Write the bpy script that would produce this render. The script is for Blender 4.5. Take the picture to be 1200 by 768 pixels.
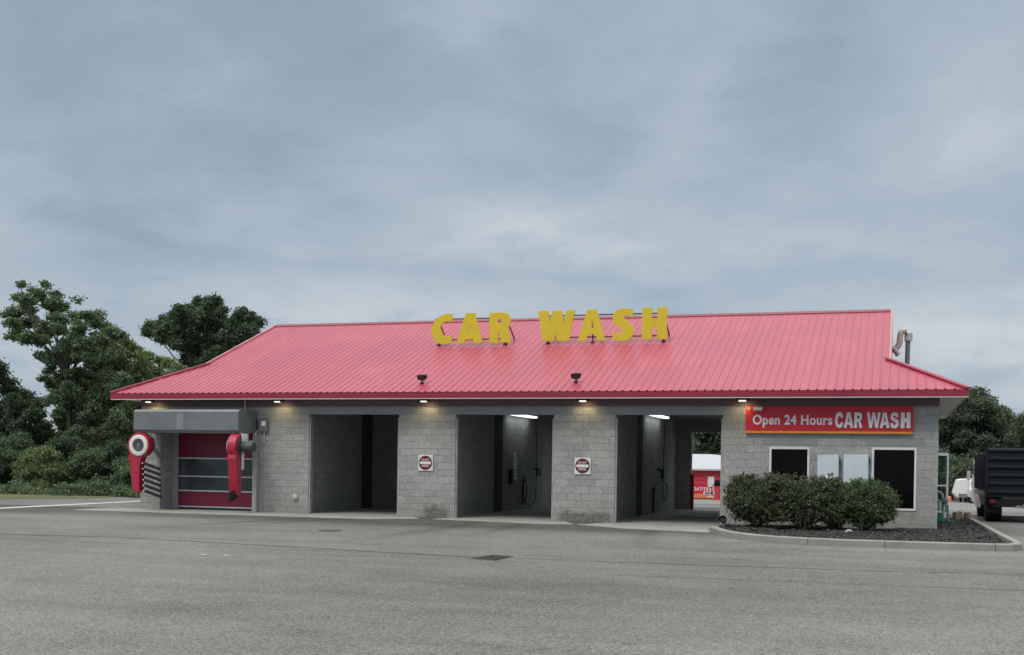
import bpy, bmesh, math, random
import numpy as np
from mathutils import Vector, Matrix

for o in list(bpy.data.objects): bpy.data.objects.remove(o)
SC = bpy.context.scene
COL = SC.collection
R = math.radians

# ---------------------------------------------------------------- camera
FPX, YAW, PITCH, ROLL, PY, CD, CH = 1373.85, 0.3141, -0.0080, 0.0152, 554.93, 32.777, 1.65
_f = Vector((-math.sin(YAW)*math.cos(PITCH), math.cos(YAW)*math.cos(PITCH), math.sin(PITCH)))
_r = Vector((math.cos(YAW), math.sin(YAW), 0)); _u = _r.cross(_f)
CR = _r*math.cos(ROLL)+_u*math.sin(ROLL); CU = -_r*math.sin(ROLL)+_u*math.cos(ROLL)
cam_d = bpy.data.cameras.new('camera'); cam = bpy.data.objects.new('camera', cam_d); COL.objects.link(cam)
cam_d.sensor_width = 36; cam_d.lens = FPX/1200*36; cam_d.shift_y = (PY-384)/1200
cam_d.clip_start = .1; cam_d.clip_end = 2000
m = Matrix((CR, CU, -_f)).transposed().to_4x4(); m.translation = Vector((0, -CD, CH)); cam.matrix_world = m
SC.camera = cam

def at(u, v, Y=None, Z=None, X=None):
    """photo measurement + known plane -> world point"""
    d = _f + CR*((u-600)/FPX) - CU*((v-PY)/FPX)
    c = Vector((0, -CD, CH))
    k = (Y+CD)/d.y if Y is not None else ((Z-CH)/d.z if Z is not None else X/d.x)
    return c+d*k

# ---------------------------------------------------------------- light, sky, exposure
SUN_EL, SUN_AZ = 52, 205            # azimuth of the veiled sun, clockwise from +Y
SC.view_settings.view_transform = 'Standard'; SC.view_settings.look = 'None'
SC.view_settings.exposure = 0; SC.view_settings.gamma = 1; SC.view_settings.use_curve_mapping = False
sd = bpy.data.lights.new('sun', 'SUN'); sd.energy = 1.4; sd.angle = R(22); sd.color = (1, .96, .9)
so = bpy.data.objects.new('sun', sd); COL.objects.link(so)
az = R(SUN_AZ); el = R(SUN_EL)
dirv = Vector((math.sin(az)*math.cos(el), math.cos(az)*math.cos(el), math.sin(el)))
so.rotation_euler = (-dirv).to_track_quat('-Z', 'Y').to_euler(); so.location = dirv*80

W = bpy.data.worlds.new('World'); SC.world = W; W.use_nodes = True
nt = W.node_tree; nt.nodes.clear()
def N(t, tree, **k):
    n = tree.nodes.new(t)
    for a, b in k.items(): setattr(n, a, b)
    return n
def L(tree, a, b): tree.links.new(a, b)
def mth(tree, op, a, b=None, c=None, clamp=False):
    n = tree.nodes.new('ShaderNodeMath'); n.operation = op; n.use_clamp = clamp
    for i, x in enumerate((a, b, c)):
        if x is None: continue
        if isinstance(x, (int, float)): n.inputs[i].default_value = x
        else: tree.links.new(x, n.inputs[i])
    return n.outputs[0]
def ramp(tree, fac, stops):
    n = tree.nodes.new('ShaderNodeValToRGB'); e = n.color_ramp.elements
    while len(e) < len(stops): e.new(.5)
    for s, (p, c) in zip(e, stops): s.position = p; s.color = (*c, 1) if len(c) == 3 else c
    tree.links.new(fac, n.inputs[0]); return n.outputs[0]
sky = N('ShaderNodeTexSky', nt, sky_type='NISHITA', sun_disc=False)
sky.sun_elevation = el; sky.sun_rotation = az; sky.dust_density = 2
tc = N('ShaderNodeTexCoord', nt); sx = N('ShaderNodeSeparateXYZ', nt); L(nt, tc.outputs['Generated'], sx.inputs[0])
X_, Y_, Z_ = sx.outputs
AZ = mth(nt, 'MULTIPLY', mth(nt, 'ARCTAN2', X_, Y_), 57.2958)       # degrees from +Y
EL = mth(nt, 'MULTIPLY', mth(nt, 'ARCSINE', Z_), 57.2958)
# cloud deck coordinates: flattened toward the horizon
zz = mth(nt, 'ADD', mth(nt, 'MAXIMUM', Z_, 0), .22)
cv = N('ShaderNodeCombineXYZ', nt)
L(nt, mth(nt, 'DIVIDE', X_, zz), cv.inputs[0]); L(nt, mth(nt, 'DIVIDE', Y_, zz), cv.inputs[1])
def noise(tree, vec, scale, detail=4, rough=.5, dist=0., off=None):
    n = tree.nodes.new('ShaderNodeTexNoise'); n.inputs['Scale'].default_value = scale
    n.inputs['Detail'].default_value = detail; n.inputs['Roughness'].default_value = rough; n.inputs['Distortion'].default_value = dist
    if vec is not None:
        if off:
            mp = tree.nodes.new('ShaderNodeVectorMath'); mp.operation = 'ADD'; tree.links.new(vec, mp.inputs[0]); mp.inputs[1].default_value = off; vec = mp.outputs[0]
        tree.links.new(vec, n.inputs['Vector'])
    return n.outputs['Fac']
n1 = noise(nt, cv.outputs[0], 1.15, 5, .5, .3, (3.1, 1.7, 0))
n2 = noise(nt, cv.outputs[0], 3.2, 4, .55, .2)
nw = noise(nt, cv.outputs[0], 1.6, 3, .5, 0, (9, 4, 2))
AZw = mth(nt, 'ADD', AZ, mth(nt, 'MULTIPLY', mth(nt, 'SUBTRACT', nw, .5), 13))
ELw = mth(nt, 'ADD', EL, mth(nt, 'MULTIPLY', mth(nt, 'SUBTRACT', n2, .5), 5))
val = mth(nt, 'ADD', mth(nt, 'MULTIPLY', mth(nt, 'SUBTRACT', n1, .5), 1.5), mth(nt, 'MULTIPLY', mth(nt, 'SUBTRACT', n2, .5), .75))
n3 = noise(nt, cv.outputs[0], 7.5, 5, .6, .3, (2, 8, 1))
val = mth(nt, 'ADD', val, mth(nt, 'MULTIPLY', mth(nt, 'SUBTRACT', n3, .5), .55))
val = mth(nt, 'ADD', val, mth(nt, 'MULTIPLY', mth(nt, 'EXPONENT', mth(nt, 'MULTIPLY', mth(nt, 'ABSOLUTE', EL), -.2)), .38))
# broad lighter and darker parts of the cloud deck (azimuth, elevation, widths, amount)
for (px, py, wx, wy, amp) in ((640,262,6.0,1.2,.42),(720,175,4,2.3,-.34),(935,120,4.5,4.2,-.40),(990,230,6,2.2,-.12),(150,290,5,1.7,-.28),(420,60,6,2.5,-.25),
        (1120,175,4,1.6,.30),(820,150,2.2,3.,.30),(560,20,3.5,1.6,.25),(60,200,5,5,-.10),(1130,385,9,2.2,.42),(400,355,9,1.1,.30),(940,290,3,1.,.22),(740,330,16,.8,-.18),(330,180,4,3,-.16),(30,405,5,1.5,.3),(1080,20,4,2,-.12)):
    d = (at(px, py, Y=100)-Vector((0, -CD, CH))).normalized()
    a0 = math.degrees(math.atan2(d.x, d.y)); e0 = math.degrees(math.asin(d.z))
    qa = mth(nt, 'POWER', mth(nt, 'ABSOLUTE', mth(nt, 'DIVIDE', mth(nt, 'SUBTRACT', AZw, a0), wx)), 2)
    qe = mth(nt, 'POWER', mth(nt, 'ABSOLUTE', mth(nt, 'DIVIDE', mth(nt, 'SUBTRACT', ELw, e0), wy)), 2)
    g = mth(nt, 'EXPONENT', mth(nt, 'MULTIPLY', mth(nt, 'ADD', qa, qe), -1))
    val = mth(nt, 'ADD', val, mth(nt, 'MULTIPLY', g, amp*1.2))
cl = ramp(nt, mth(nt, 'ADD', mth(nt, 'MULTIPLY', val, .54), .5, clamp=True),
          [(0, (.25, .33, .41)), (.3, (.32, .412, .50)), (.5, (.40, .49, .575)), (.68, (.475, .55, .62)), (1, (.64, .69, .73))])
# an overcast sky is several times brighter overhead than near the horizon
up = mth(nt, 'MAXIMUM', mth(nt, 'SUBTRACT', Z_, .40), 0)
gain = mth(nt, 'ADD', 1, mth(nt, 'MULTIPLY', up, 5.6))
bg1 = N('ShaderNodeBackground', nt); L(nt, sky.outputs[0], bg1.inputs[0]); bg1.inputs[1].default_value = .08
bg2 = N('ShaderNodeBackground', nt); 
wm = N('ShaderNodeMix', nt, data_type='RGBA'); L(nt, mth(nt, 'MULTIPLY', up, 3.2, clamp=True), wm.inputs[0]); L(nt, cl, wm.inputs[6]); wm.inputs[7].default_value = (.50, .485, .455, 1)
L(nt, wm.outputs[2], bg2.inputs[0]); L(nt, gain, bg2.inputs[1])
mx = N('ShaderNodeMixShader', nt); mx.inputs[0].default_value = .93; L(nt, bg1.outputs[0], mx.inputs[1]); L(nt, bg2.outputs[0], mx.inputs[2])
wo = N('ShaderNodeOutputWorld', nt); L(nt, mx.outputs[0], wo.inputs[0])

# ---------------------------------------------------------------- materials
def new_mat(name):
    mt = bpy.data.materials.new(name); mt.use_nodes = True
    return mt, mt.node_tree, mt.node_tree.nodes['Principled BSDF']
def mat(name, c, rough=.6, metal=0., var=.12, scale=3., bump=0., bscale=40., spec=.5, emis=None, estr=0., grime=0.):
    mt, t, b = new_mat(name)
    tcn = N('ShaderNodeTexCoord', t)
    f = noise(t, tcn.outputs['Object'], scale, 6, .6)
    lo = tuple(x*(1-var) for x in c); hi = tuple(min(1, x*(1+var)) for x in c)
    col = ramp(t, f, [(.3, lo), (.7, hi)])
    if grime:
        g = noise(t, tcn.outputs['Object'], scale*.6, 8, .7, .5, (5, 3, 1))
        gm = ramp(t, g, [(.48, (1, 1, 1)), (.68, (1-grime,)*3)])
        mm = N('ShaderNodeMix', t, data_type='RGBA', blend_type='MULTIPLY'); mm.inputs[0].default_value = 1
        L(t, col, mm.inputs[6]); L(t, gm, mm.inputs[7]); col = mm.outputs[2]
    L(t, col, b.inputs['Base Color']); b.inputs['Metallic'].default_value = metal
    L(t, mth(t, 'ADD', rough-.08, mth(t, 'MULTIPLY', f, .16)), b.inputs['Roughness'])
    b.inputs['Specular IOR Level'].default_value = spec
    if bump:
        bn = N('ShaderNodeBump', t); bn.inputs['Strength'].default_value = bump; bn.inputs['Distance'].default_value = .02
        L(t, noise(t, tcn.outputs['Object'], bscale, 5, .65), bn.inputs['Height']); L(t, bn.outputs[0], b.inputs['Normal'])
    if emis: b.inputs['Emission Color'].default_value = (*emis, 1); b.inputs['Emission Strength'].default_value = estr
    return mt

def asphalt():
    mt, t, b = new_mat('asphalt'); g = N('ShaderNodeNewGeometry', t); P = g.outputs['Position']
    sp = N('ShaderNodeSeparateXYZ', t); L(t, P, sp.inputs[0])
    big = noise(t, P, .11, 5, .55, .4); mid = noise(t, P, .9, 6, .65); fine = noise(t, P, 13, 4, .75); grit = noise(t, P, 75, 3, .8)
    vo = N('ShaderNodeTexVoronoi', t); vo.inputs['Scale'].default_value = 62; L(t, P, vo.inputs['Vector'])
    stone = N('ShaderNodeSeparateColor', t); L(t, vo.outputs['Color'], stone.inputs[0])
    st = N('ShaderNodeMapping', t); st.inputs['Scale'].default_value = (.07, .55, 1); st.inputs['Rotation'].default_value = (0, 0, R(6)); L(t, P, st.inputs[0])
    streak = noise(t, st.outputs[0], 1.0, 5, .6, .6)
    sm = lambda x, k: mth(t, 'MULTIPLY', mth(t, 'SUBTRACT', x, .5), k)
    v = mth(t, 'ADD', sm(big, .6), sm(mid, .35))
    v = mth(t, 'ADD', v, sm(streak, .55)); v = mth(t, 'ADD', v, sm(fine, .55)); v = mth(t, 'ADD', v, sm(grit, .9)); v = mth(t, 'ADD', v, sm(stone.outputs[0], .6))
    # darker, newer surface dressed along the front of the bays, and damp drip trails out of them
    yb = mth(t, 'ADD', sp.outputs[1], sm(mid, 1.6))
    band = mth(t, 'MULTIPLY', mth(t, 'MULTIPLY', mth(t, 'ADD', yb, 5.6), .55, clamp=True), mth(t, 'LESS_THAN', sp.outputs[1], 0), clamp=True)
    lf = mth(t, 'MULTIPLY', mth(t, 'SUBTRACT', -2, sp.outputs[0]), .25, clamp=True)
    v = mth(t, 'SUBTRACT', v, mth(t, 'MULTIPLY', mth(t, 'MULTIPLY', band, lf), .26))
    for x0, w, sl, y0 in ((-15.9, .35, -.10, -11), (-14.9, .28, -.12, -9), (-11.2, .30, .05, -12), (-9.9, .25, .09, -10), (-6.4, .3, .16, -11), (-5.2, .22, .2, -8.5)):
        dx = mth(t, 'SUBTRACT', mth(t, 'ADD', sp.outputs[0], sm(big, 1.2)), mth(t, 'ADD', x0, mth(t, 'MULTIPLY', sp.outputs[1], -sl)))
        gss = mth(t, 'EXPONENT', mth(t, 'MULTIPLY', mth(t, 'POWER', mth(t, 'ABSOLUTE', mth(t, 'DIVIDE', dx, w)), 2), -1))
        fd = mth(t, 'MULTIPLY', mth(t, 'MULTIPLY', mth(t, 'SUBTRACT', sp.outputs[1], y0), .2, clamp=True), mid)
        v = mth(t, 'SUBTRACT', v, mth(t, 'MULTIPLY', mth(t, 'MULTIPLY', gss, fd), .30))
    spots = N('ShaderNodeTexVoronoi', t); spots.inputs['Scale'].default_value = .75; L(t, P, spots.inputs['Vector'])
    dd = mth(t, 'ADD', spots.outputs['Distance'], sm(fine, .10))
    oil = mth(t, 'MULTIPLY', mth(t, 'LESS_THAN', dd, .055), .22)
    v = mth(t, 'SUBTRACT', v, oil)
    col = ramp(t, mth(t, 'ADD', v, .5, clamp=True), [(.05, (.055, .055, .053)), (.5, (.166, .167, .161)), (.95, (.315, .315, .302))])
    L(t, col, b.inputs['Base Color']); b.inputs['Roughness'].default_value = .95; b.inputs['Specular IOR Level'].default_value = .15
    bn = N('ShaderNodeBump', t); bn.inputs['Strength'].default_value = .5; bn.inputs['Distance'].default_value = .008
    L(t, mth(t, 'ADD', grit, stone.outputs[0]), bn.inputs['Height']); L(t, bn.outputs[0], b.inputs['Normal'])
    return mt
def concrete(name, c, stain=.35):
    mt, t, b = new_mat(name); g = N('ShaderNodeNewGeometry', t); P = g.outputs['Position']
    a = noise(t, P, .9, 6, .65, .5); f = noise(t, P, 22, 4, .7)
    v = mth(t, 'ADD', mth(t, 'MULTIPLY', mth(t, 'SUBTRACT', a, .5), 1.3), mth(t, 'MULTIPLY', mth(t, 'SUBTRACT', f, .5), .7))
    col = ramp(t, mth(t, 'ADD', v, .5, clamp=True), [(0, tuple(x*(1-stain) for x in c)), (.5, c), (1, tuple(x*1.22 for x in c))])
    L(t, col, b.inputs['Base Color']); b.inputs['Roughness'].default_value = .85
    bn = N('ShaderNodeBump', t); bn.inputs['Strength'].default_value = .3; bn.inputs['Distance'].default_value = .01
    L(t, f, bn.inputs['Height']); L(t, bn.outputs[0], b.inputs['Normal'])
    return mt
BH = .2069
def block(name, c, split=1., mold=False):
    """split-face concrete block wall, courses of real size laid in world metres"""
    mt, t, b = new_mat(name); g = N('ShaderNodeNewGeometry', t)
    P = N('ShaderNodeSeparateXYZ', t); L(t, g.outputs['Position'], P.inputs[0])
    Nn = N('ShaderNodeSeparateXYZ', t); L(t, g.outputs['True Normal'], Nn.inputs[0])
    side = mth(t, 'GREATER_THAN', mth(t, 'ABSOLUTE', Nn.outputs[0]), .5)
    u = mth(t, 'ADD', mth(t, 'MULTIPLY', P.outputs[0], mth(t, 'SUBTRACT', 1, side)), mth(t, 'MULTIPLY', P.outputs[1], side))
    cv2 = N('ShaderNodeCombineXYZ', t); L(t, mth(t, 'ADD', u, 40.64), cv2.inputs[0]); L(t, mth(t, 'ADD', P.outputs[2], BH*4), cv2.inputs[1])
    br = N('ShaderNodeTexBrick', t); L(t, cv2.outputs[0], br.inputs['Vector'])
    br.inputs['Scale'].default_value = 1; br.inputs['Brick Width'].default_value = .4064; br.inputs['Row Height'].default_value = BH
    br.inputs['Mortar Size'].default_value = .0065; br.inputs['Mortar Smooth'].default_value = .3
    br.inputs['Color1'].default_value = (*[x*.90 for x in c], 1); br.inputs['Color2'].default_value = (*[x*1.10 for x in c], 1)
    br.inputs['Mortar'].default_value = (*[x*.62 for x in c], 1)
    Pv = g.outputs['Position']
    a = noise(t, Pv, 1.1, 5, .6, .3); f = noise(t, Pv, 13, 5, .72); f2 = noise(t, Pv, 38, 3, .7)
    patch = noise(t, Pv, 5.0, 3, .6, 0, (7, 7, 7))
    # joints are partly filled: they show in some places and vanish in others
    jm = mth(t, 'MULTIPLY', br.outputs['Fac'], ramp(t, patch, [(.46, (.12,)*3), (.64, (.9,)*3)]))
    v = mth(t, 'ADD', mth(t, 'MULTIPLY', mth(t, 'SUBTRACT', a, .5), .55), mth(t, 'MULTIPLY', mth(t, 'SUBTRACT', f, .5), 1.05*split))
    v = mth(t, 'ADD', v, mth(t, 'MULTIPLY', mth(t, 'SUBTRACT', f2, .5), .8*split))
    tone = mth(t, 'ADD', 1, v)
    mm = N('ShaderNodeMix', t, data_type='RGBA', blend_type='MIX'); L(t, jm, mm.inputs[0])
    bb = N('ShaderNodeMix', t, data_type='RGBA', blend_type='MIX'); L(t, br.outputs['Fac'], bb.inputs[0])
    L(t, br.outputs['Color'], bb.inputs[6]); bb.inputs[7].default_value = (*c, 1)
    L(t, bb.outputs[2], mm.inputs[6]); mm.inputs[7].default_value = (*[x*.60 for x in c], 1)
    vm = N('ShaderNodeVectorMath', t, operation='SCALE'); L(t, mm.outputs[2], vm.inputs[0]); L(t, tone, vm.inputs['Scale'])
    col = vm.outputs[0]
    # tan / algae stains low on the wall, mould patches on two piers
    low = mth(t, 'SUBTRACT', 1, mth(t, 'DIVIDE', P.outputs[2], .9), clamp=True)
    st = mth(t, 'MULTIPLY', low, mth(t, 'MULTIPLY', a, .7), clamp=True)
    sm = N('ShaderNodeMix', t, data_type='RGBA'); L(t, st, sm.inputs[0]); L(t, col, sm.inputs[6]); sm.inputs[7].default_value = (.20, .195, .16, 1); col = sm.outputs[2]
    if mold:
        for x0, x1, h in mold:
            fx = mth(t, 'MULTIPLY', mth(t, 'MULTIPLY', mth(t, 'SUBTRACT', P.outputs[0], x0), 5, clamp=True), mth(t, 'MULTIPLY', mth(t, 'SUBTRACT', x1, P.outputs[0]), 5, clamp=True))
            hz = mth(t, 'SUBTRACT', mth(t, 'ADD', h, mth(t, 'MULTIPLY', mth(t, 'SUBTRACT', patch, .5), .45)), P.outputs[2])
            fz = mth(t, 'MULTIPLY', hz, 7, clamp=True)
            k = mth(t, 'MULTIPLY', mth(t, 'MULTIPLY', fx, fz), ramp(t, f, [(.35, (.2,)*3), (.62, (.85,)*3)]))
            sm = N('ShaderNodeMix', t, data_type='RGBA'); L(t, k, sm.inputs[0]); L(t, col, sm.inputs[6]); sm.inputs[7].default_value = (.085, .085, .065, 1); col = sm.outputs[2]
    L(t, col, b.inputs['Base Color']); b.inputs['Roughness'].default_value = .9; b.inputs['Specular IOR Level'].default_value = .25
    bn = N('ShaderNodeBump', t); bn.inputs['Strength'].default_value = .8; bn.inputs['Distance'].default_value = .025*split
    L(t, mth(t, 'SUBTRACT', mth(t, 'ADD', f, mth(t, 'MULTIPLY', f2, .4)), mth(t, 'MULTIPLY', br.outputs['Fac'], .7)), bn.inputs['Height']); L(t, bn.outputs[0], b.inputs['Normal'])
    return mt
def leaf(name, c1, c2, c3=None):
    mt, t, b = new_mat(name); g = N('ShaderNodeNewGeometry', t)
    rnd = g.outputs['Random Per Island']
    big = noise(t, N('ShaderNodeTexCoord', t).outputs['Object'], .45, 3, .5)
    f = mth(t, 'ADD', mth(t, 'MULTIPLY', rnd, .55), mth(t, 'MULTIPLY', mth(t, 'SUBTRACT', big, .28), 1.0), clamp=True)
    L(t, ramp(t, f, [(.1, c1), (.6, c2), (1, c3 or tuple(x*1.35 for x in c2))]), b.inputs['Base Color'])
    b.inputs['Roughness'].default_value = .62; b.inputs['Specular IOR Level'].default_value = .35
    tr = N('ShaderNodeBsdfTranslucent', t); tr.inputs[0].default_value = (c2[0]*1.5, c2[1]*1.6, c2[2]*.8, 1)
    ms = N('ShaderNodeMixShader', t); ms.inputs[0].default_value = .22
    L(t, b.outputs[0], ms.inputs[1]); L(t, tr.outputs[0], ms.inputs[2]); L(t, ms.outputs[0], t.nodes['Material Output'].inputs[0])
    return mt
def ground_mat(name, c1, c2, c3, s=20, bump=.6):
    mt, t, b = new_mat(name); g = N('ShaderNodeNewGeometry', t); P = g.outputs['Position']
    f = noise(t, P, s, 6, .75); a = noise(t, P, 1.2, 4, .6)
    L(t, ramp(t, mth(t, 'ADD', mth(t, 'MULTIPLY', f, .7), mth(t, 'MULTIPLY', a, .3)), [(.38, c1), (.52, c2), (.66, c3)]), b.inputs['Base Color'])
    b.inputs['Roughness'].default_value = .95
    bn = N('ShaderNodeBump', t); bn.inputs['Strength'].default_value = bump; bn.inputs['Distance'].default_value = .05; L(t, f, bn.inputs['Height']); L(t, bn.outputs[0], b.inputs['Normal'])
    return mt
def glass(name, c=(.6, .65, .66), rough=.03):
    mt, t, b = new_mat(name); b.inputs['Base Color'].default_value = (*c, 1); b.inputs['Transmission Weight'].default_value = 1
    b.inputs['IOR'].default_value = 1.20
    L(t, mth(t, 'MULTIPLY', noise(t, N('ShaderNodeTexCoord', t).outputs['Object'], 3, 3, .5), rough*2), b.inputs['Roughness'])
    return mt

M = {}
M['asphalt'] = asphalt()
M['tar'] = mat('tar_seal', (.05, .05, .05), .7, var=.3, scale=8)
M['slab'] = concrete('slab_concrete', (.30, .30, .275), .4)
M['kerb'] = concrete('kerb_concrete', (.27, .27, .245), .35)
M['stone'] = block('split_face_block', (.36, .362, .35), 1., [(-13.5, -12.55, .42), (-9.3, -7.5, .36)])
M['stone_in'] = block('bay_wall_block', (.40, .405, .385), .35)
M['lintel'] = concrete('lintel_concrete', (.27, .28, .29), .25)
M['ceiling'] = mat('bay_ceiling', (.25, .26, .26), .8)

def roof_mat():
    mt, t, b = new_mat('red_roof_metal'); g = N('ShaderNodeNewGeometry', t); P = g.outputs['Position']
    st = N('ShaderNodeMapping', t); st.inputs['Scale'].default_value = (3.2, .22, .22); L(t, P, st.inputs[0])
    a = noise(t, P, .35, 4, .55, .4); c = noise(t, st.outputs[0], 1, 5, .6, .2); d = noise(t, P, 5, 6, .7)
    v = mth(t, 'ADD', mth(t, 'ADD', mth(t, 'MULTIPLY', a, .45), mth(t, 'MULTIPLY', c, .4)), mth(t, 'MULTIPLY', d, .15))
    L(t, ramp(t, v, [(.34, (.33, .038, .076)), (.5, (.40, .049, .096)), (.66, (.45, .082, .130))]), b.inputs['Base Color'])
    L(t, mth(t, 'ADD', .26, mth(t, 'MULTIPLY', v, .26)), b.inputs['Roughness']); b.inputs['Specular IOR Level'].default_value = .65
    bn = N('ShaderNodeBump', t); bn.inputs['Strength'].default_value = .12; bn.inputs['Distance'].default_value = .02; L(t, c, bn.inputs['Height']); L(t, bn.outputs[0], b.inputs['Normal'])
    return mt
M['roof'] = roof_mat()
M['fascia'] = mat('red_fascia_metal', (.25, .018, .040), .5, var=.08, scale=1)
M['cap'] = mat('ridge_cap_metal', (.22, .05, .07), .45)
M['rake'] = mat('rake_trim', (.48, .22, .25), .45)
M['soffit'] = mat('soffit_metal', (.58, .56, .55), .6)
M['frieze'] = mat('frieze_board', (.12, .075, .085), .6)
M['galv'] = mat('galvanised_steel', (.18, .195, .205), .5, .3, var=.12, scale=1.2, grime=.15)
M['galv_light'] = mat('bright_steel', (.5, .52, .54), .4, .5)
M['grey_post'] = mat('painted_post', (.34, .33, .335), .6, grime=.2)
M['curtain'] = mat('red_vinyl', (.165, .006, .03), .45)
M['smoke_vinyl'] = mat('smoked_vinyl', (.035, .045, .052), .18)
M['alu'] = mat('aluminium', (.55, .55, .56), .4, .3)
M['black'] = mat('black_paint', (.010, .010, .011), .6, spec=.25)
M['rubber'] = mat('rubber', (.010, .010, .011), .75, bump=.2)
M['blower_red'] = mat('blower_red_plastic', (.40, .016, .050), .38, var=.1, spec=.6, grime=.1)
M['white'] = mat('white_paint', (.72, .72, .70), .5, var=.05, grime=.1)
M['offwhite'] = mat('grey_white_enamel', (.58, .65, .70), .45, var=.05)
M['yellow'] = mat('yellow_letter_paint', (.62, .50, .02), .5, var=.05, scale=1)
M['frame_purple'] = mat('sign_frame_paint', (.12, .03, .045), .6)
M['sign_red'] = mat('sign_red', (.55, .012, .028), .5, var=.04)
M['sign_yellow'] = mat('sign_orange_strip', (.72, .27, .03), .5)
M['sign_white'] = mat('sign_white', (.74, .72, .74), .5, var=.03)
M['sign_outline'] = mat('letter_outline', (.22, .05, .08), .6)  # dark red outline printed behind the white sign letters
M['dne_red'] = mat('traffic_sign_red', (.13, .005, .015), .45)
M['glass'] = glass('window_glass', (.22, .26, .28))
M['door_glass'] = glass('door_glass', (.5, .62, .6))
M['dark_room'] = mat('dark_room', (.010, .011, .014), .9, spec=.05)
M['mulch'] = ground_mat('mulch', (.008, .007, .007), (.024, .021, .021), (.075, .07, .07), 14, 1.)
M['grass'] = ground_mat('grass_ground', (.05, .06, .025), (.11, .12, .05), (.20, .19, .09), 9)
M['far'] = ground_mat('far_road', (.16, .16, .155), (.21, .21, .2), (.27, .27, .255), 3, .2)
M['line'] = mat('road_line_paint', (.52, .52, .50), .7, var=.2, scale=5)
M['bark'] = mat('bark', (.038, .034, .028), .9, bump=.5, bscale=12)
M['truck_black'] = mat('truck_body_paint', (.011, .014, .020), .6, var=.2, grime=.2, spec=.2)
M['rail_grey'] = mat('truck_rail', (.24, .21, .22), .6)
M['stump'] = mat('timber_post', (.20, .15, .11), .85, var=.4, scale=9, bump=.5)
M['green'] = mat('green_paint', (.03, .22, .12), .5)
M['pipe_green'] = mat('grey_green_pipe', (.20, .26, .25), .5)
M['duct'] = mat('duct_grey_plastic', (.50, .46, .45), .5)
M['lamp_lens'] = mat('lamp_lens', (.9, .9, .85), .4, emis=(1, .93, .8), estr=1.3)
M['tube_light'] = mat('tube_light', (.9, .95, .95), .4, emis=(.85, 1, .97), estr=1.5)
M['beige'] = mat('beige_plastic', (.42, .40, .33), .5)
M['shed_red'] = mat('shed_siding', (.55, .035, .06), .6, var=.06)
M['shed_roof'] = mat('shed_roof', (.45, .48, .53), .5, var=.04)
M['post_red'] = mat('red_bollard_paint', (.30, .012, .03), .5)
M['leafA'] = leaf('leaves_broad', (0.045, 0.073, 0.045), (0.111, 0.163, 0.097), (0.236, 0.295, 0.177))
M['leafB'] = leaf('leaves_dark', (0.033, 0.057, 0.037), (0.078, 0.120, 0.078), (0.159, 0.212, 0.136))
M['leafC'] = leaf('leaves_yellow_green', (0.073, 0.106, 0.052), (0.171, 0.230, 0.112), (0.295, 0.342, 0.177))
M['leafD'] = leaf('leaves_reddish_tips', (.036, .048, .028), (.078, .096, .054), (.15, .145, .082))
M['leafS'] = leaf('shrub_leaves', (.040, .052, .030), (.085, .105, .060), (.15, .16, .09))
M['leafS2'] = leaf('shrub_leaves_green', (.034, .056, .028), (.072, .110, .052), (.13, .17, .08))
M['leafR'] = leaf('leaves_far', (0.052, 0.076, 0.054), (0.100, 0.132, 0.092), (0.165, 0.195, 0.130))

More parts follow.
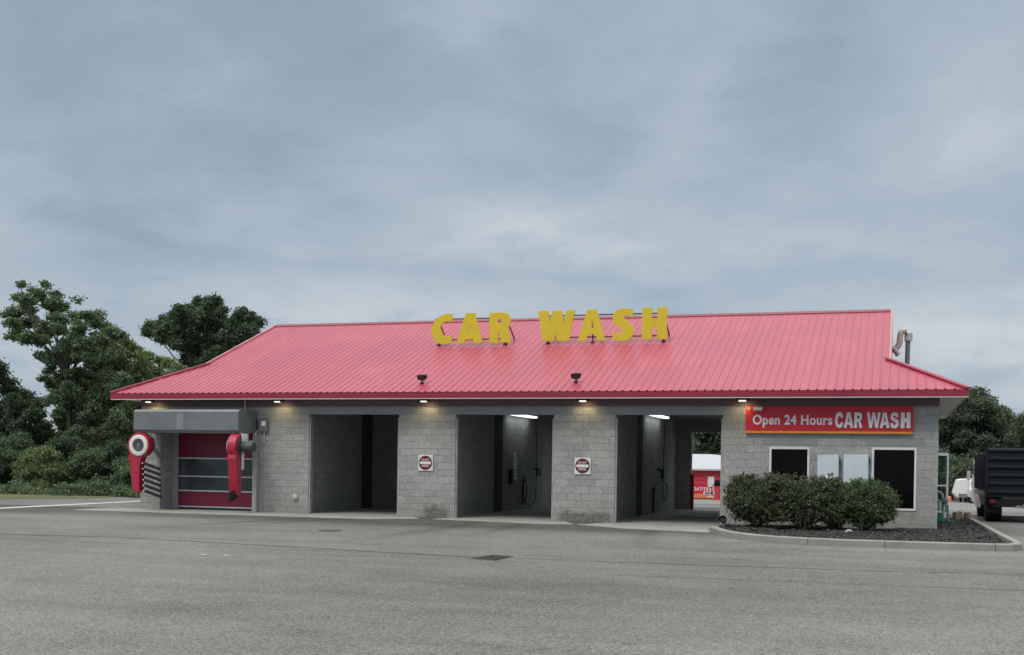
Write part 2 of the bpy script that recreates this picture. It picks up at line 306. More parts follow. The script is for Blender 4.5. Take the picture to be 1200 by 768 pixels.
# ---------------------------------------------------------------- mesh helpers
class MB:
    def __init__(s): s.v = []; s.f = []
    def add(s, vs, fs):
        o = len(s.v); s.v += [tuple(v) for v in vs]; s.f += [tuple(i+o for i in f) for f in fs]; return s
    def box(s, x0, x1, y0, y1, z0, z1):
        return s.add([(x0,y0,z0),(x1,y0,z0),(x1,y1,z0),(x0,y1,z0),(x0,y0,z1),(x1,y0,z1),(x1,y1,z1),(x0,y1,z1)],
                     [(0,3,2,1),(4,5,6,7),(0,1,5,4),(1,2,6,5),(2,3,7,6),(3,0,4,7)])
    def obox(s, c, ax, ay, az, hx, hy, hz):
        c = Vector(c); ax = Vector(ax).normalized()*hx; ay = Vector(ay).normalized()*hy; az = Vector(az).normalized()*hz
        vs = [c+i*ax+j*ay+k*az for k in (-1, 1) for (i, j) in ((-1,-1),(1,-1),(1,1),(-1,1))]
        return s.add(vs, [(0,3,2,1),(4,5,6,7),(0,1,5,4),(1,2,6,5),(2,3,7,6),(3,0,4,7)])
    def beam(s, a, b, w, h=None, up=(0, 0, 1)):
        a, b = Vector(a), Vector(b); d = (b-a); n = d.normalized(); sd = n.cross(Vector(up))
        if sd.length < 1e-3: sd = Vector((1, 0, 0))
        sd.normalize(); u = sd.cross(n)
        return s.obox((a+b)/2, n, sd, u, d.length/2, w/2, (h or w)/2)
    def tube(s, pts, rad, seg=10, cap=True):
        pts = [Vector(p) for p in pts]; n = len(pts)
        rads = [rad]*n if isinstance(rad, (int, float)) else list(rad)
        vs = []; prev = None
        for i, p in enumerate(pts):
            t = (pts[min(i+1, n-1)]-pts[max(i-1, 0)]).normalized()
            if prev is None:
                a = Vector((0, 0, 1)) if abs(t.z) < .9 else Vector((1, 0, 0)); u = t.cross(a).normalized()
            else:
                u = (prev-t*prev.dot(t)).normalized()
            prev = u; w = t.cross(u)
            for k in range(seg):
                an = 2*math.pi*k/seg; vs.append(p+(u*math.cos(an)+w*math.sin(an))*rads[i])
        fs = [(i*seg+k, i*seg+(k+1) % seg, (i+1)*seg+(k+1) % seg, (i+1)*seg+k) for i in range(n-1) for k in range(seg)]
        if cap: fs += [tuple(range(seg))[::-1], tuple((n-1)*seg+k for k in range(seg))]
        return s.add(vs, fs)
    def cyl(s, a, b, r, r2=None, seg=24): return s.tube([a, b], [r, r if r2 is None else r2], seg)
    def lathe(s, c, axis, prof, seg=32):
        """prof: list of (distance along axis, radius)"""
        c = Vector(c); t = Vector(axis).normalized(); a = Vector((0, 0, 1)) if abs(t.z) < .9 else Vector((1, 0, 0)); u = t.cross(a).normalized(); w = t.cross(u)
        vs = [c+t*d+(u*math.cos(2*math.pi*k/seg)+w*math.sin(2*math.pi*k/seg))*max(r, 1e-4) for d, r in prof for k in range(seg)]
        fs = [(i*seg+k, i*seg+(k+1) % seg, (i+1)*seg+(k+1) % seg, (i+1)*seg+k) for i in range(len(prof)-1) for k in range(seg)]
        return s.add(vs, fs)
    def prism(s, poly, y0, y1, hole=None, fx=lambda p, y: (p[0], y, p[1])):
        """extrude a polygon (x,z) from y0 to y1 (triangulated caps, optional hole)"""
        bm = bmesh.new(); edges = []
        for ring in ([poly]+([hole] if hole else [])):
            vs = [bm.verts.new((p[0], 0, p[1])) for p in ring]
            edges += [bm.edges.new((vs[i], vs[(i+1) % len(vs)])) for i in range(len(vs))]
        r = bmesh.ops.triangle_fill(bm, use_beauty=True, edges=edges)
        tri = [[(v.co.x, v.co.z) for v in f.verts] for f in bm.faces]; bm.free()
        def area(t_): return (t_[1][0]-t_[0][0])*(t_[2][1]-t_[0][1])-(t_[2][0]-t_[0][0])*(t_[1][1]-t_[0][1])
        for t_ in tri:
            if area(t_) < 0: t_ = t_[::-1]
            s.add([fx(p, y0) for p in t_], [(0, 1, 2)]); s.add([fx(p, y1) for p in t_], [(2, 1, 0)])
        for ring in ([poly]+([hole] if hole else [])):
            n = len(ring)
            s.add([fx(p, y0) for p in ring]+[fx(p, y1) for p in ring], [(i, i+n, (i+1) % n+n, (i+1) % n) for i in range(n)])
        return s
    def poly_z(s, pts, z0, z1=None):
        """flat polygon (x,y) at z0, optionally thick to z1"""
        n = len(pts)
        if z1 is None: return s.add([(x, y, z0) for x, y in pts], [tuple(range(n))])
        return s.add([(x, y, z0) for x, y in pts]+[(x, y, z1) for x, y in pts],
                     [tuple(range(n))[::-1], tuple(range(n, 2*n))]+[(i, (i+1) % n, n+(i+1) % n, n+i) for i in range(n)])
    def build(s, name, m, parent=None, smooth=False, bevel=0, merge=True):
        org = Vector((0, 0, 0))
        if parent is not None:
            p = parent
            while p is not None: org += p.location; p = p.parent
        me = bpy.data.meshes.new(name); me.from_pydata([(v[0]-org.x, v[1]-org.y, v[2]-org.z) for v in s.v], [], s.f)
        bm = bmesh.new(); bm.from_mesh(me)
        if merge: bmesh.ops.remove_doubles(bm, verts=bm.verts, dist=1e-5)
        bmesh.ops.recalc_face_normals(bm, faces=bm.faces); bm.to_mesh(me); bm.free()
        me.materials.append(m); o = bpy.data.objects.new(name, me); COL.objects.link(o); o.parent = parent
        if smooth:
            for p_ in me.polygons: p_.use_smooth = True
            me.set_sharp_from_angle(angle=R(40))
        if bevel:
            bv = o.modifiers.new('bevel', 'BEVEL'); bv.width = bevel; bv.segments = 2; bv.limit_method = 'ANGLE'
        return o
def tag(o, label, cat, group=None):
    o['label'] = label; o['category'] = cat
    if group: o['group'] = group
    return o
def thing(name, label, cat, loc=(0, 0, 0), group=None):
    o = bpy.data.objects.new(name, None); COL.objects.link(o); o.location = loc; o.empty_display_size = .2
    return tag(o, label, cat, group)
def structure(o): o['kind'] = 'structure'; return o
def dup(root, loc, label, rz=0, scale=None):
    r = root.copy(); COL.objects.link(r); r.location = loc; r['label'] = label; r.rotation_euler.z = rz
    if scale: r.scale = scale
    for ch in list(root.children):
        c = ch.copy(); COL.objects.link(c); c.parent = r
        for g in list(ch.children):
            d = g.copy(); COL.objects.link(d); d.parent = c
    return r
def text(name, body, x0, x1, z0, z1, y, depth, m, parent, bold=.02, spacing=1.):
    """lettering standing in the XZ plane facing -Y, fitted to the measured rectangle"""
    cu = bpy.data.curves.new('t', 'FONT'); cu.body = body; cu.size = 1; cu.offset = bold; cu.resolution_u = 4; cu.extrude = .5; cu.space_character = spacing
    tmp = bpy.data.objects.new('t', cu); COL.objects.link(tmp); bpy.context.view_layer.update()
    me = bpy.data.meshes.new_from_object(tmp.evaluated_get(bpy.context.evaluated_depsgraph_get()))
    bpy.data.objects.remove(tmp); bpy.data.curves.remove(cu)
    co = np.array([v.co[:] for v in me.vertices]); mn = co.min(0); mxv = co.max(0)
    org = Vector((0, 0, 0)); p = parent
    while p is not None: org += p.location; p = p.parent
    for v in me.vertices:
        a = (v.co.x-mn[0])/(mxv[0]-mn[0]); b = (v.co.y-mn[1])/(mxv[1]-mn[1]); c = v.co.z
        v.co = Vector((x0+a*(x1-x0), y-depth if c > 0 else y, z0+b*(z1-z0)))-org
    me.materials.clear(); me.materials.append(m); me.name = name
    o = bpy.data.objects.new(name, me); COL.objects.link(o); o.parent = parent
    return o

# ---------------------------------------------------------------- ground
def gz(y): return 0 if y < 14 else (-.0175*(min(y, 90)-14))
def sheet(name, strips, dz, m):
    """strips: polygons (x,y) each lying within one slope section"""
    b = MB()
    for pts in strips: b.add([(x, y, gz(y)+dz) for x, y in pts], [tuple(range(len(pts)))])
    return structure(b.build(name, m))
sheet('ground', [[(-400,-60),(400,-60),(400,14),(-400,14)], [(-400,14),(400,14),(400,90),(-400,90)], [(-400,90),(400,90),(400,600),(-400,600)]], 0, M['asphalt'])
sheet('lawn', [[(-160,-40),(-40,-14),(-34.6,-1),(-32.4,3.7),(-31.1,7.1),(-30.5,14),(-160,14)], [(-160,14),(-30.5,14),(-30,34),(-60,90),(-160,90)],
               [(-160,90),(-60,90),(-40,98),(60,98),(60,160),(-160,160)]], .012, M['grass'])
# the lighter road behind the car wash
sheet('road', [[(-30,14),(60,14.0),(60,19),(-30,19)]], .004, M['asphalt'])
sheet('far_road', [[(-26,26),(60,26),(60,72),(-26,72)]], .004, M['far'])
sheet('road_line', [[(-27.1,-3.2),(-26.55,-3.2),(-27.35,6.5),(-27.95,13.5),(-28.4,13.5),(-27.8,6.5)]], .006, M['line'])
sheet('verge', [[(-12.2,56.6),(-4,56.6),(-4,58.6),(-12.2,58.6)]], .008, M['grass'])
# concrete slab under the building and its apron in front of the bays
sl = MB()
sl.poly_z([(-23.7,0.02),(-23.7,12.8),(1.0,12.8),(1.0,0.02)], .001, .012)
structure(sl.build('slab', M['slab']))
ap = MB()
ap.poly_z([(-24.4,-2.1),(-17.9,-2.12),(-14.3,-2.05),(-13.1,-1.1),(-13.75,-.01),(-24.4,-.01)], -.05, .016)
ap.poly_z([(-12.55,-.01),(-12.75,-.95),(-9.05,-1.75),(-8.35,-1.46),(-9.0,-.01)], -.05, .016)
ap.poly_z([(-8.25,-1.5),(-6.7,-2.65),(-4.35,-3.3),(-4.4,-.01),(-7.75,-.01)], -.05, .016)
structure(ap.build('apron', M['slab'], bevel=.006))
# tar-sealed joints in the asphalt
def seam(pts, w, name='crack'):
    rnd = random.Random(len(pts)*7+int(w*1000)); P = []
    for a, b in zip(pts[:-1], pts[1:]):
        n = max(2, int((Vector(b)-Vector(a)).length/.35))
        P += [Vector(a).lerp(Vector(b), i/n) for i in range(n)]
    P.append(Vector(pts[-1])); mb = MB(); q = []
    for i, p in enumerate(P):
        t = (P[min(i+1, len(P)-1)]-P[max(i-1, 0)]).normalized(); nn = Vector((-t.y, t.x)); p = p+nn*rnd.uniform(-.04, .04)
        ww = w*rnd.uniform(.25, 1.); q.append((p+nn*ww/2, p-nn*ww/2))
    for (a, b), (c, d) in zip(q[:-1], q[1:]): mb.add([(a.x,a.y,.004),(b.x,b.y,.004),(d.x,d.y,.004),(c.x,c.y,.004)], [(0,1,2,3)])
    return structure(mb.build(name, M['tar']))
seam([(-26,-12.9),(-18,-12.5),(-15.26,-12.1),(-11.5,-12.7),(-7.07,-13.38),(-6.6,-13.3)], .12, 'pavement_joint')
seam([(-6.3,-13.28),(-4.06,-13.16),(-.92,-12.95),(2.0,-12.42),(6,-11.9)], .075, 'pavement_joint')
seam([(-13,-5.2),(-9,-5.6),(-6,-6.2)], .05); seam([(-18,-5.),(-21,-9.)], .03); seam([(-4,-15.5),(1,-15.2),(4,-14.8)], .03)
seam([(-16,-3.2),(-12.4,-3.0),(-9,-3.3),(-6,-4.2)], .05)
# drain grate sunk in the lot
dg = thing('drain_grate', 'dark rusty rectangular drain grate set in the asphalt lot', 'drain', (-6.66, -13.35, 0))
MB().poly_z([(-6.95,-13.75),(-6.45,-13.92),(-6.38,-12.95),(-6.88,-12.78)], .002, .007).build('frame', mat('rust_iron', (.15,.145,.135), .8), dg)
gb = MB()
for i in range(9):
    t_ = (i+.5)/9; a = Vector((-6.91+t_*.5, -13.74-t_*.17)); b = Vector((-6.85+t_*.47, -12.82-t_*.17)); gb.beam((a.x, a.y, .011), (b.x, b.y, .011), .022, .008)
gb.build('bars', mat('iron_bars', (.045,.043,.04), .7), dg)
# second, far smaller service lid
lid = MB().lathe((-12.7, -7.6, .003), (0, 0, 1), [(0, .28), (.006, .28), (.006, .24), (.008, .24), (.008, 0)]).build('manhole_lid', M['tar']); tag(lid, 'small dark round iron lid in asphalt before the left bay', 'manhole lid')
for k, (x, y) in enumerate(((-11.28,-15.29),(-10.9,-15.2))):
    pp = MB().add([(x,y,.005),(x+.09,y+.02,.012),(x+.11,y+.08,.006),(x+.02,y+.08,.016)], [(0,1,2),(0,2,3)]).build('paper_scrap', M['line'])
    tag(pp, ['larger white paper scrap lying on asphalt, left one', 'smaller white paper scrap on asphalt, right of its twin'][k], 'litter', 'scraps of paper on the lot')

# ---------------------------------------------------------------- car wash building
XL, XR, BD = -23.445, 1.127, 12.2          # left, right wall faces, depth
O = [(-17.32, -14.27), (-12.44, -9.39), (-7.56, -4.51)]   # the three open bays
DX0, DX1 = -22.55, -19.12                  # doorway of the automatic bay
H1, ZW, ZF, ZE = 3.104, 3.56, 3.553, 3.74
BLD = thing('car_wash_building', 'grey block car wash building with four bays under a long red metal roof', 'building', (-11.16, 0, 0))
T = .30
def wall(x0, x1, z0=0, z1=H1, y0=0, y1=T): return MB().box(x0, x1, y0, y1, z0, z1).build('wall', M['stone'], BLD)
wall(XL, DX0, 0, ZW, 0, .44); wall(DX1, O[0][0]); wall(O[0][1], O[1][0]); wall(O[1][1], O[2][0])
# office front wall pieced round two windows
W1 = (-3.23, -2.16, .62, 2.225); W2 = (-.54, .59, .57, 2.235)
ofc = MB()
for (x0, x1, z0, z1) in ((O[2][1], W1[0], 0, H1), (W1[0], W1[1], 0, W1[2]), (W1[0], W1[1], W1[3], H1), (W1[1], W2[0], 0, H1), (W2[0], W2[1], 0, W2[2]), (W2[0], W2[1], W2[3], H1), (W2[1], XR, 0, H1)):
    ofc.box(x0, x1, 0, T, z0, z1)
ofc.build('wall', M['stone'], BLD)
# band above the openings, up to the soffit
band = MB(); e = .55
xs = [DX0]+[DX1]; segs = [(DX0, DX1, 3.16, ZW)]
segs += [(DX1, O[0][0]-e, H1, ZW), (O[0][1]+e, O[1][0]-e, H1, ZW), (O[1][1]+e, O[2][0]-e, H1, ZW), (O[2][1]+e, XR, H1, ZW)]
for x0, x1, z0, z1 in segs: band.box(x0, x1, 0, T, z0, z1)
for a, b in O: band.box(a-e, b+e, 0, T, H1+.215, ZW)
band.build('wall', M['stone'], BLD)
for a, b in O: MB().box(a-e+.002, b+e-.002, -.004, T-.004, H1+.0, H1+.213).build('lintel', M['lintel'], BLD)
MB().box(DX0-.0, DX1+.0, -.004, T, 2.95, 3.158).build('lintel', M['lintel'], BLD)
for (x0, x1) in ((-3.42, -1.95), (-.72, .77)): MB().box(x0, x1, -.006, .02, 2.29, 2.475).build('lintel', M['lintel'], BLD)
MB().box(XL-.01, XR+.01, -.03, -.008, 3.34, 3.545).build('frieze', M['frieze'], BLD)
# side and rear walls, partitions between the bays
sw = MB(); sw.box(XL, XL+.25, T+.002, BD, 0, ZW); sw.build('wall', M['stone'], BLD)
sw = MB(); sw.box(XR-.25, XR, T+.002, BD, 0, ZW); sw.build('wall', M['stone'], BLD)
GY0, GY1 = 4.85, 5.75
PX = [-18.0, -13.07, -8.15, -4.0]          # left faces stand 0.2 m right of these
for x in PX[:3]:
    p = MB(); p.box(x, x+.2, T+.002, GY0, 0, 3.5); p.box(x, x+.2, GY1, BD-.002, 0, 3.5); p.box(x+.12, x+.2, GY0, GY1, 0, 3.5)
    p.build('partition', M['stone_in'], BLD); MB().box(x+.135, x+.205, GY0+.002, GY1-.002, .014, 3.49).build('dark_crease_strip', mat('crease_darkness', (.045, .048, .048), .9), BLD)  # dark strip, the darkness of the wall crease put into its colour
MB().box(-4.0, -3.8, T+.002, BD-.002, 0, 3.5).build('partition', M['stone_in'], BLD)
# rear wall with openings in line with the bays
rw = MB()
RO = [(-17.2, -14.2), (-12.3, -9.3), (-7.37, -4.45)]
edges = [XL+.25, -22.0, -19.3, RO[0][0]]
prev = XL+.25
for a, b in [(-22.2, -19.3)]+RO: rw.box(prev, a, BD, BD+.2, 0, 3.5); rw.box(a, b, BD, BD+.2, 2.98, 3.5); prev = b
rw.box(prev, XR-.25, BD, BD+.2, 0, 3.5); rw.build('wall', M['stone_in'], BLD)
# rear roll-up curtains are down in the first two bays
for a, b in [(-22.2, -19.3)]:
    MB().box(a, b, BD+.05, BD+.09, 0.02, 2.98).build('rear_door', M['smoke_vinyl'], BLD)
MB().box(XL+.26, XR-.26, T+.004, BD-.004, 3.502, 3.55).build('ceiling', M['ceiling'], BLD)
# narrow steel guides on the jambs of each bay
for a, b in O:
    MB().box(a+.001, a+.05, .03, .10, 0.016, 3.0).build('jamb_guide', M['grey_post'], BLD); MB().box(b-.05, b-.001, .03, .10, 0.016, 3.0).build('jamb_guide', M['grey_post'], BLD)
# roof
OV = .6856; YE = -OV; RY, RZ = 7.0, 6.78; SL = (RZ-ZE)/(RY+OV); YB = BD+.2+.55; SLB = (RZ-ZE)/(YB-RY)
XEL, XER = XL-OV, XR+OV; GXL, GXR = -22.42, -.15; tl, tr = 2.93, 2.50
def rz(y): return ZE+(y-YE)*SL if y <= RY else ZE+(YB-y)*SLB
KL, KR = (GXL, YE+tl, rz(YE+tl)), (GXR, YE+tr, rz(YE+tr)); KLb, KRb = (GXL, YB-(KL[2]-ZE)/SLB, KL[2]), (GXR, YB-(KR[2]-ZE)/SLB, KR[2])
rf = MB(); A1, A2, B1, B2 = (XEL, YE, ZE), (XER, YE, ZE), (XEL, YB, ZE), (XER, YB, ZE); RL, RR = (GXL, RY, RZ), (GXR, RY, RZ)
rf.add([A1, A2, KR, RR, RL, KL], [(0,1,2,3,4,5)]); rf.add([B2, B1, KLb, RL, RR, KRb], [(0,1,2,3,4,5)])
rf.add([A1, KL, KLb, B1], [(0,1,2,3)]); rf.add([A2, B2, KRb, KR], [(0,1,2,3)])
n = int((XER-XEL)/.2286); prof_h = .011
for i in range(1, n+1):
    x = XEL+i*.2286
    if x > XER-.1: break
    top = RY
    if x < GXL: top = YE+tl*(x-XEL)/(GXL-XEL)
    if x > GXR: top = YE+tr*(XER-x)/(XER-GXR)
    for ya, yb in ((YE-.01, top), (YB+.01, YB-(rz(top)-ZE)/SLB)):
        za, zb = rz(max(ya, YE) if ya < RY else min(ya, YB)), rz(yb)
        rf.add([(x-.018,ya,za+.001),(x-.010,ya,za+prof_h),(x+.010,ya,za+prof_h),(x+.018,ya,za+.001),(x-.018,yb,zb+.001),(x-.010,yb,zb+prof_h),(x+.010,yb,zb+prof_h),(x+.018,yb,zb+.001)],
               [(0,1,5,4),(1,2,6,5),(2,3,7,6),(0,3,2,1),(4,5,6,7)])
for gx, k0, side in ((XEL, KL, -1), (XER, KR, 1)):
    y = YE+.25
    kf = tl if side < 0 else tr; gx1 = GXL if side < 0 else GXR
    while y < YB-.2:
        f = min(1, (y-YE)/kf, (YB-y)/((k0[2]-ZE)/SLB)); x1 = gx+(gx1-gx)*f; z1 = ZE+(k0[2]-ZE)*f
        rf.add([(gx,y-.022,ZE),(gx,y,ZE+prof_h),(gx,y+.022,ZE),(x1,y-.022,z1),(x1,y,z1+prof_h),(x1,y+.022,z1)], [(0,1,4,3),(1,2,5,4)])
        y += .2286
roof = rf.build('roof', M['roof'], BLD, merge=False)
ec = MB()
for i in range(1, n): ec.box(XEL+i*.2286-.022, XEL+i*.2286+.022, YE-.014, YE-.011, ZE-.012, ZE+.022)
o = ec.build('eave_closures', M['black'], BLD); o['kind'] = 'stuff'
for gx, k, kb in ((GXL, KL, KLb), (GXR, KR, KRb)):   # gable walls of the raised part
    s_ = -1 if gx < -10 else 1
    MB().add([(gx-.12*s_, k[1], k[2]-.02), (gx-.12*s_, kb[1], kb[2]-.02), (gx-.12*s_, RY, RZ-.05)], [(0,1,2)]).build('gable_wall', M['fascia'], BLD)
cp = MB()
for s_, SS in ((-1, SL), (1, SLB)):
    cp.add([(GXL-.03, RY, RZ+.055), (GXR+.03, RY, RZ+.055), (GXR+.03, RY+s_*.17, RZ+.035-.17*SS), (GXL-.03, RY+s_*.17, RZ+.035-.17*SS), (GXR+.03, RY+s_*.17, RZ-.02-.17*SS), (GXL-.03, RY+s_*.17, RZ-.02-.17*SS)], [(0,1,2,3),(3,2,4,5)])
cp.build('ridge_cap', M['cap'], BLD)
for gx, k, kb, s_ in ((GXL, KL, KLb, -1), (GXR, KR, KRb, 1)):
    for kk in (k, kb): MB().beam((gx+s_*.03, kk[1], kk[2]+.0), (gx+s_*.03, RY, RZ+.0), .07, .11).build('rake_trim', M['rake'], BLD)
for a, k in ((A1, KL), (A2, KR), (B1, KLb), (B2, KRb)):
    d = (Vector(k)-Vector(a)).normalized(); MB().beam((a[0], a[1], a[2]+.035), Vector(k)+Vector((0, 0, .035))+d*.1, .17, .045).build('hip_cap', M['roof'], BLD)
fa = MB(); ft = .03
fa.box(XEL, XER, YE, YE+ft, ZF, ZE-.002); fa.box(XEL, XER, YB-ft, YB, ZF, ZE-.002)
fa.box(XEL, XEL+ft, YE+ft, YB-ft, ZF, ZE-.002); fa.box(XER-ft, XER, YE+ft, YB-ft, ZF, ZE-.002)
fa.build('fascia', M['fascia'], BLD)
sf = MB(); zs = ZF+.006
for (x0, x1, y0, y1) in ((XEL+ft, XER-ft, YE+ft, -.032), (XEL+ft, XL-.012, -.03, BD+.2), (XR+.012, XER-ft, -.03, BD+.2), (XEL+ft, XER-ft, BD+.202, YB-ft)): sf.box(x0, x1, y0, y1, zs, zs+.02)
sf.build('soffit', M['soffit'], BLD)
MB().box(XEL+.002, XER-.002, YE-.004, YE+.02, ZF-.022, ZF-.001).build('drip_edge', M['soffit'], BLD)
# windows
def window(x0, x1, z0, z1):
    w = .055; f = MB(); y0, y1 = -.02, .09
    f.box(x0, x1, y0, y1, z0, z0+w); f.box(x0, x1, y0, y1, z1-w, z1); f.box(x0, x0+w, y0, y1, z0+w, z1-w); f.box(x1-w, x1, y0, y1, z0+w, z1-w)
    fr = f.build('window', M['white'], BLD, bevel=.004)
    MB().box(x0+w, x1-w, .03, .036, z0+w, z1-w).build('pane', M['glass'], fr)
window(*W1); window(*W2)
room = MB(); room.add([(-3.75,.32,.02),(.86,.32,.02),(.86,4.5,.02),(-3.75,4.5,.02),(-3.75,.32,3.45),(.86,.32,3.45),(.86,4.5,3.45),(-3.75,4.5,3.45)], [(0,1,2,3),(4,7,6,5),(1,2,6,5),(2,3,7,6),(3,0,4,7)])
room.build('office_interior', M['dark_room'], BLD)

# something dark standing behind the right window
pmp = thing('vacuum_motor', 'dark machine on a stand seen through the tall right window', 'machine', (-.12, 1.2, 0))
MB().lathe((-.12, 1.2, 1.5), (0, 0, 1), [(0, .02), (0, .16), (.12, .19), (.22, .14), (.26, .02)]).build('motor_drum', M['black'], pmp, smooth=True)
MB().box(-.2, -.04, 1.12, 1.28, .9, 1.5).box(-.3, .06, 1.05, 1.35, .02, .9).build('stand', M['black'], pmp)

# ---------------------------------------------------------------- automatic bay: roll-up door, housing, guides
DR = thing('roll_up_door', 'red and smoked vinyl roll-up door closing the leftmost bay', 'door', ((DX0+DX1)/2, .45, 0))
ya = .46; xa, xb = DX0+.24, DX1-.06
zz_ = [.07, .13, .62, .70, 1.34, 1.42, 1.80]
MB().box(xa, xb, ya, ya+.02, .13, .60).build('vinyl_panel', M['curtain'], DR)
MB().box(xa, xb, ya, ya+.02, .64, 1.07).build('clear_panel', M['smoke_vinyl'], DR); MB().box(xa, xb, ya, ya+.02, 1.11, 1.66).build('clear_panel', M['smoke_vinyl'], DR)
MB().box(xa, xb, ya, ya+.02, 1.70, 2.95).build('vinyl_panel', M['curtain'], DR)
for z in (.10, .62, 1.09, 1.68): MB().box(xa-.02, xb+.02, ya-.015, ya+.035, z-.022, z+.022).build('stiffener_bar', M['alu'], DR)
MB().box(xa, xb, ya+.002, ya+.018, .02, .075).build('bottom_seal', M['rubber'], DR)
MB().box(DX0+.004, DX0+.235, .445, .5, .02, 2.94).build('door_guide', M['grey_post'], DR)
MB().box(DX1-.055, DX1-.002, .3, .5, .02, 2.94).build('door_guide', M['grey_post'], DR)
# steel columns in front of the wall and the roller housing they carry
HS = thing('door_housing', 'long grey steel roller housing above the leftmost bay', 'door housing', (-20.95, -.6, 2.45))
hx0, hx1, hy = -22.93, -19.15, -1.12
pr = [(-.005, 2.50), (-.02, 3.20), (-1.03, 3.20), (hy, 3.13), (hy, 2.56), (hy+.08, 2.46)]
hb = MB(); nn = len(pr); hb.add([(hx0, y, z) for y, z in pr]+[(hx1, y, z) for y, z in pr], [tuple(range(nn)), tuple(range(nn, 2*nn))[::-1]]+[(i, (i+1) % nn, (i+1) % nn+nn, i+nn) for i in range(nn)])
hb.build('casing', M['galv'], HS, bevel=.006)
MB().box(-21.35, -21.10, hy-.004, hy-.001, 2.57, 3.09).build('lighter_patch', mat('casing_lighter', (.24,.26,.26), .5, .3), HS)  # slightly lighter rectangle on the casing front
MB().box(hx1+.002, hx1+.012, -1.0, -.62, 2.5, 3.12).build('end_plate', M['galv'], HS)
MB().box(-22.72, -22.60, -.13, -.01, .02, 2.49).build('column', M['grey_post'], HS); MB().box(-19.22, -19.07, -.13, -.01, .02, 2.49).build('column', M['grey_post'], HS)
MB().beam((-22.66, -1.0, 2.47), (-22.66, -.12, 1.72), .09, .09).build('brace', M['grey_post'], HS); MB().beam((-19.14, -1.0, 2.47), (-19.14, -.12, 1.75), .05, .06).build('brace', M['grey_post'], HS)
MB().tube([(-19.55, -.06, 3.18), (-19.55, -.06, 3.54)], .025, 8).build('conduit', M['alu'], HS)

# dryers: snail housing, intake ring, nozzle
def dryer(axis, cx, cy, cz, label, w, comb):
    """axis 'Y': intake looks at the camera; 'X': intake looks to the doorway"""
    t = thing('dryer_blower', label, 'blower', (cx, cy, cz), 'red dryer blowers beside the leftmost bay')
    pts = []
    for k in range(31):                       # volute outline: grows toward the duct, in local (a,z)
        an = math.radians(-72+k*287/30); r = .375+.055*(k/32); pts.append((r*math.cos(an), r*math.sin(an)))
    # duct down from the outer (left) side
    pts += [(-.385, -.36), (-.33, -.55), (-.29, -.80), (-.25, -1.30), (-.19, -1.44), (-.06, -1.50), (.02, -1.42), (.03, -.95), (.035, -.62), (.06, -.50)]
    if axis == 'Y': fx = lambda p, y: (cx+p[0], cy+y, cz+p[1])
    else: fx = lambda p, y: (cx+y, cy+p[0]*.9, cz+p[1])
    b = MB().prism(pts, -w, w, fx=fx).build('housing', M['blower_red'], t, bevel=.05)
    for p_ in b.data.polygons: p_.use_smooth = True
    b.data.set_sharp_from_angle(angle=R(35))
    ax = (0, -1, 0) if axis == 'Y' else (-1, 0, 0)
    c = Vector((cx, cy, cz))+Vector(ax)*w
    MB().lathe(c, ax, [(-.01, .335), (.035, .335), (.05, .31), (.05, .22), (.02, .20), (.0, .20)], 40).build('intake_ring', M['white'], t, smooth=True)
    MB().lathe(c, ax, [(.005, .202), (.028, .195), (.01, .14), (.012, .06), (.03, .055), (.034, .0)], 32).build('intake_cone', M['galv'], t, smooth=True)
    g = MB()
    for r in (.10, .135, .17): g.tube([c+Vector(ax)*.04+(Vector((math.cos(a), 0, math.sin(a))) if axis == 'Y' else Vector((0, math.cos(a), math.sin(a))))*r for a in [2*math.pi*i/24 for i in range(25)]], .005, 6)
    g.build('intake_guard', M['black'], t)
    cb = Vector((cx, cy, cz))-Vector(ax)*w
    MB().lathe(cb, -Vector(ax), [(0, .24), (.03, .24), (.03, .15), (.06, .15), (.10, .175), (.40, .175), (.44, .15), (.44, .0)], 28).build('motor', mat('motor_grey', (.05,.06,.058), .5), t, smooth=True)
    return t
D1 = dryer('Y', -22.70, -1.02, 2.06, 'red snail-shaped dryer blower with round white intake facing forward, at the left corner', .13, True)
for i in range(6):
    z = 1.50-i*.175; bx = MB(); x0 = -22.58+i*.012
    bx.beam((x0, -1.06, z), (x0+.56, -1.0, z-.18), .088, .088); bb = bx.build('air_nozzle_bar', M['rubber'], D1, bevel=.015)
    MB().lathe((x0-.005, -1.1, z), (0, -1, 0), [(0, .022), (.02, .022), (.02, 0)], 10).build('bolt', M['white'], bb)
MB().tube([(-22.42, -.9, 1.75), (-22.42, -.9, 2.45)], .022, 8).build('hanger_rod', M['alu'], D1)
MB().lathe((-22.56, -.80, 2.10), (0, -1, 0), [(0, .26), (.02, .26), (.02, 0)], 28).build('mounting_disc', M['galv_light'], D1)
D2 = dryer('X', -19.24, -1.0, 2.05, 'red dryer blower seen edge-on in front of the roll-up door, motor to its right', .145, False)
MB().box(-19.08, -19.02, -1.03, -.97, 1.35, 2.46).build('hanger_rod', M['white'], D2)
MB().add([(-19.37, -1.25, .66), (-19.17, -1.25, .70), (-19.17, -.9, .58), (-19.37, -.9, .56), (-19.38, -1.2, .36), (-19.32, -1.08, .38)], [(0,1,4),(1,2,5,4),(2,3,5),(3,0,4,5),(0,3,2,1)]).build('nozzle_tip', M['rubber'], D2)
MB().box(-19.0, -18.88, -1.04, -.96, 2.2, 2.46).box(-18.98, -18.7, -1.0, -.96, 2.2, 2.24).build('motor_bracket', M['galv_light'], D2)

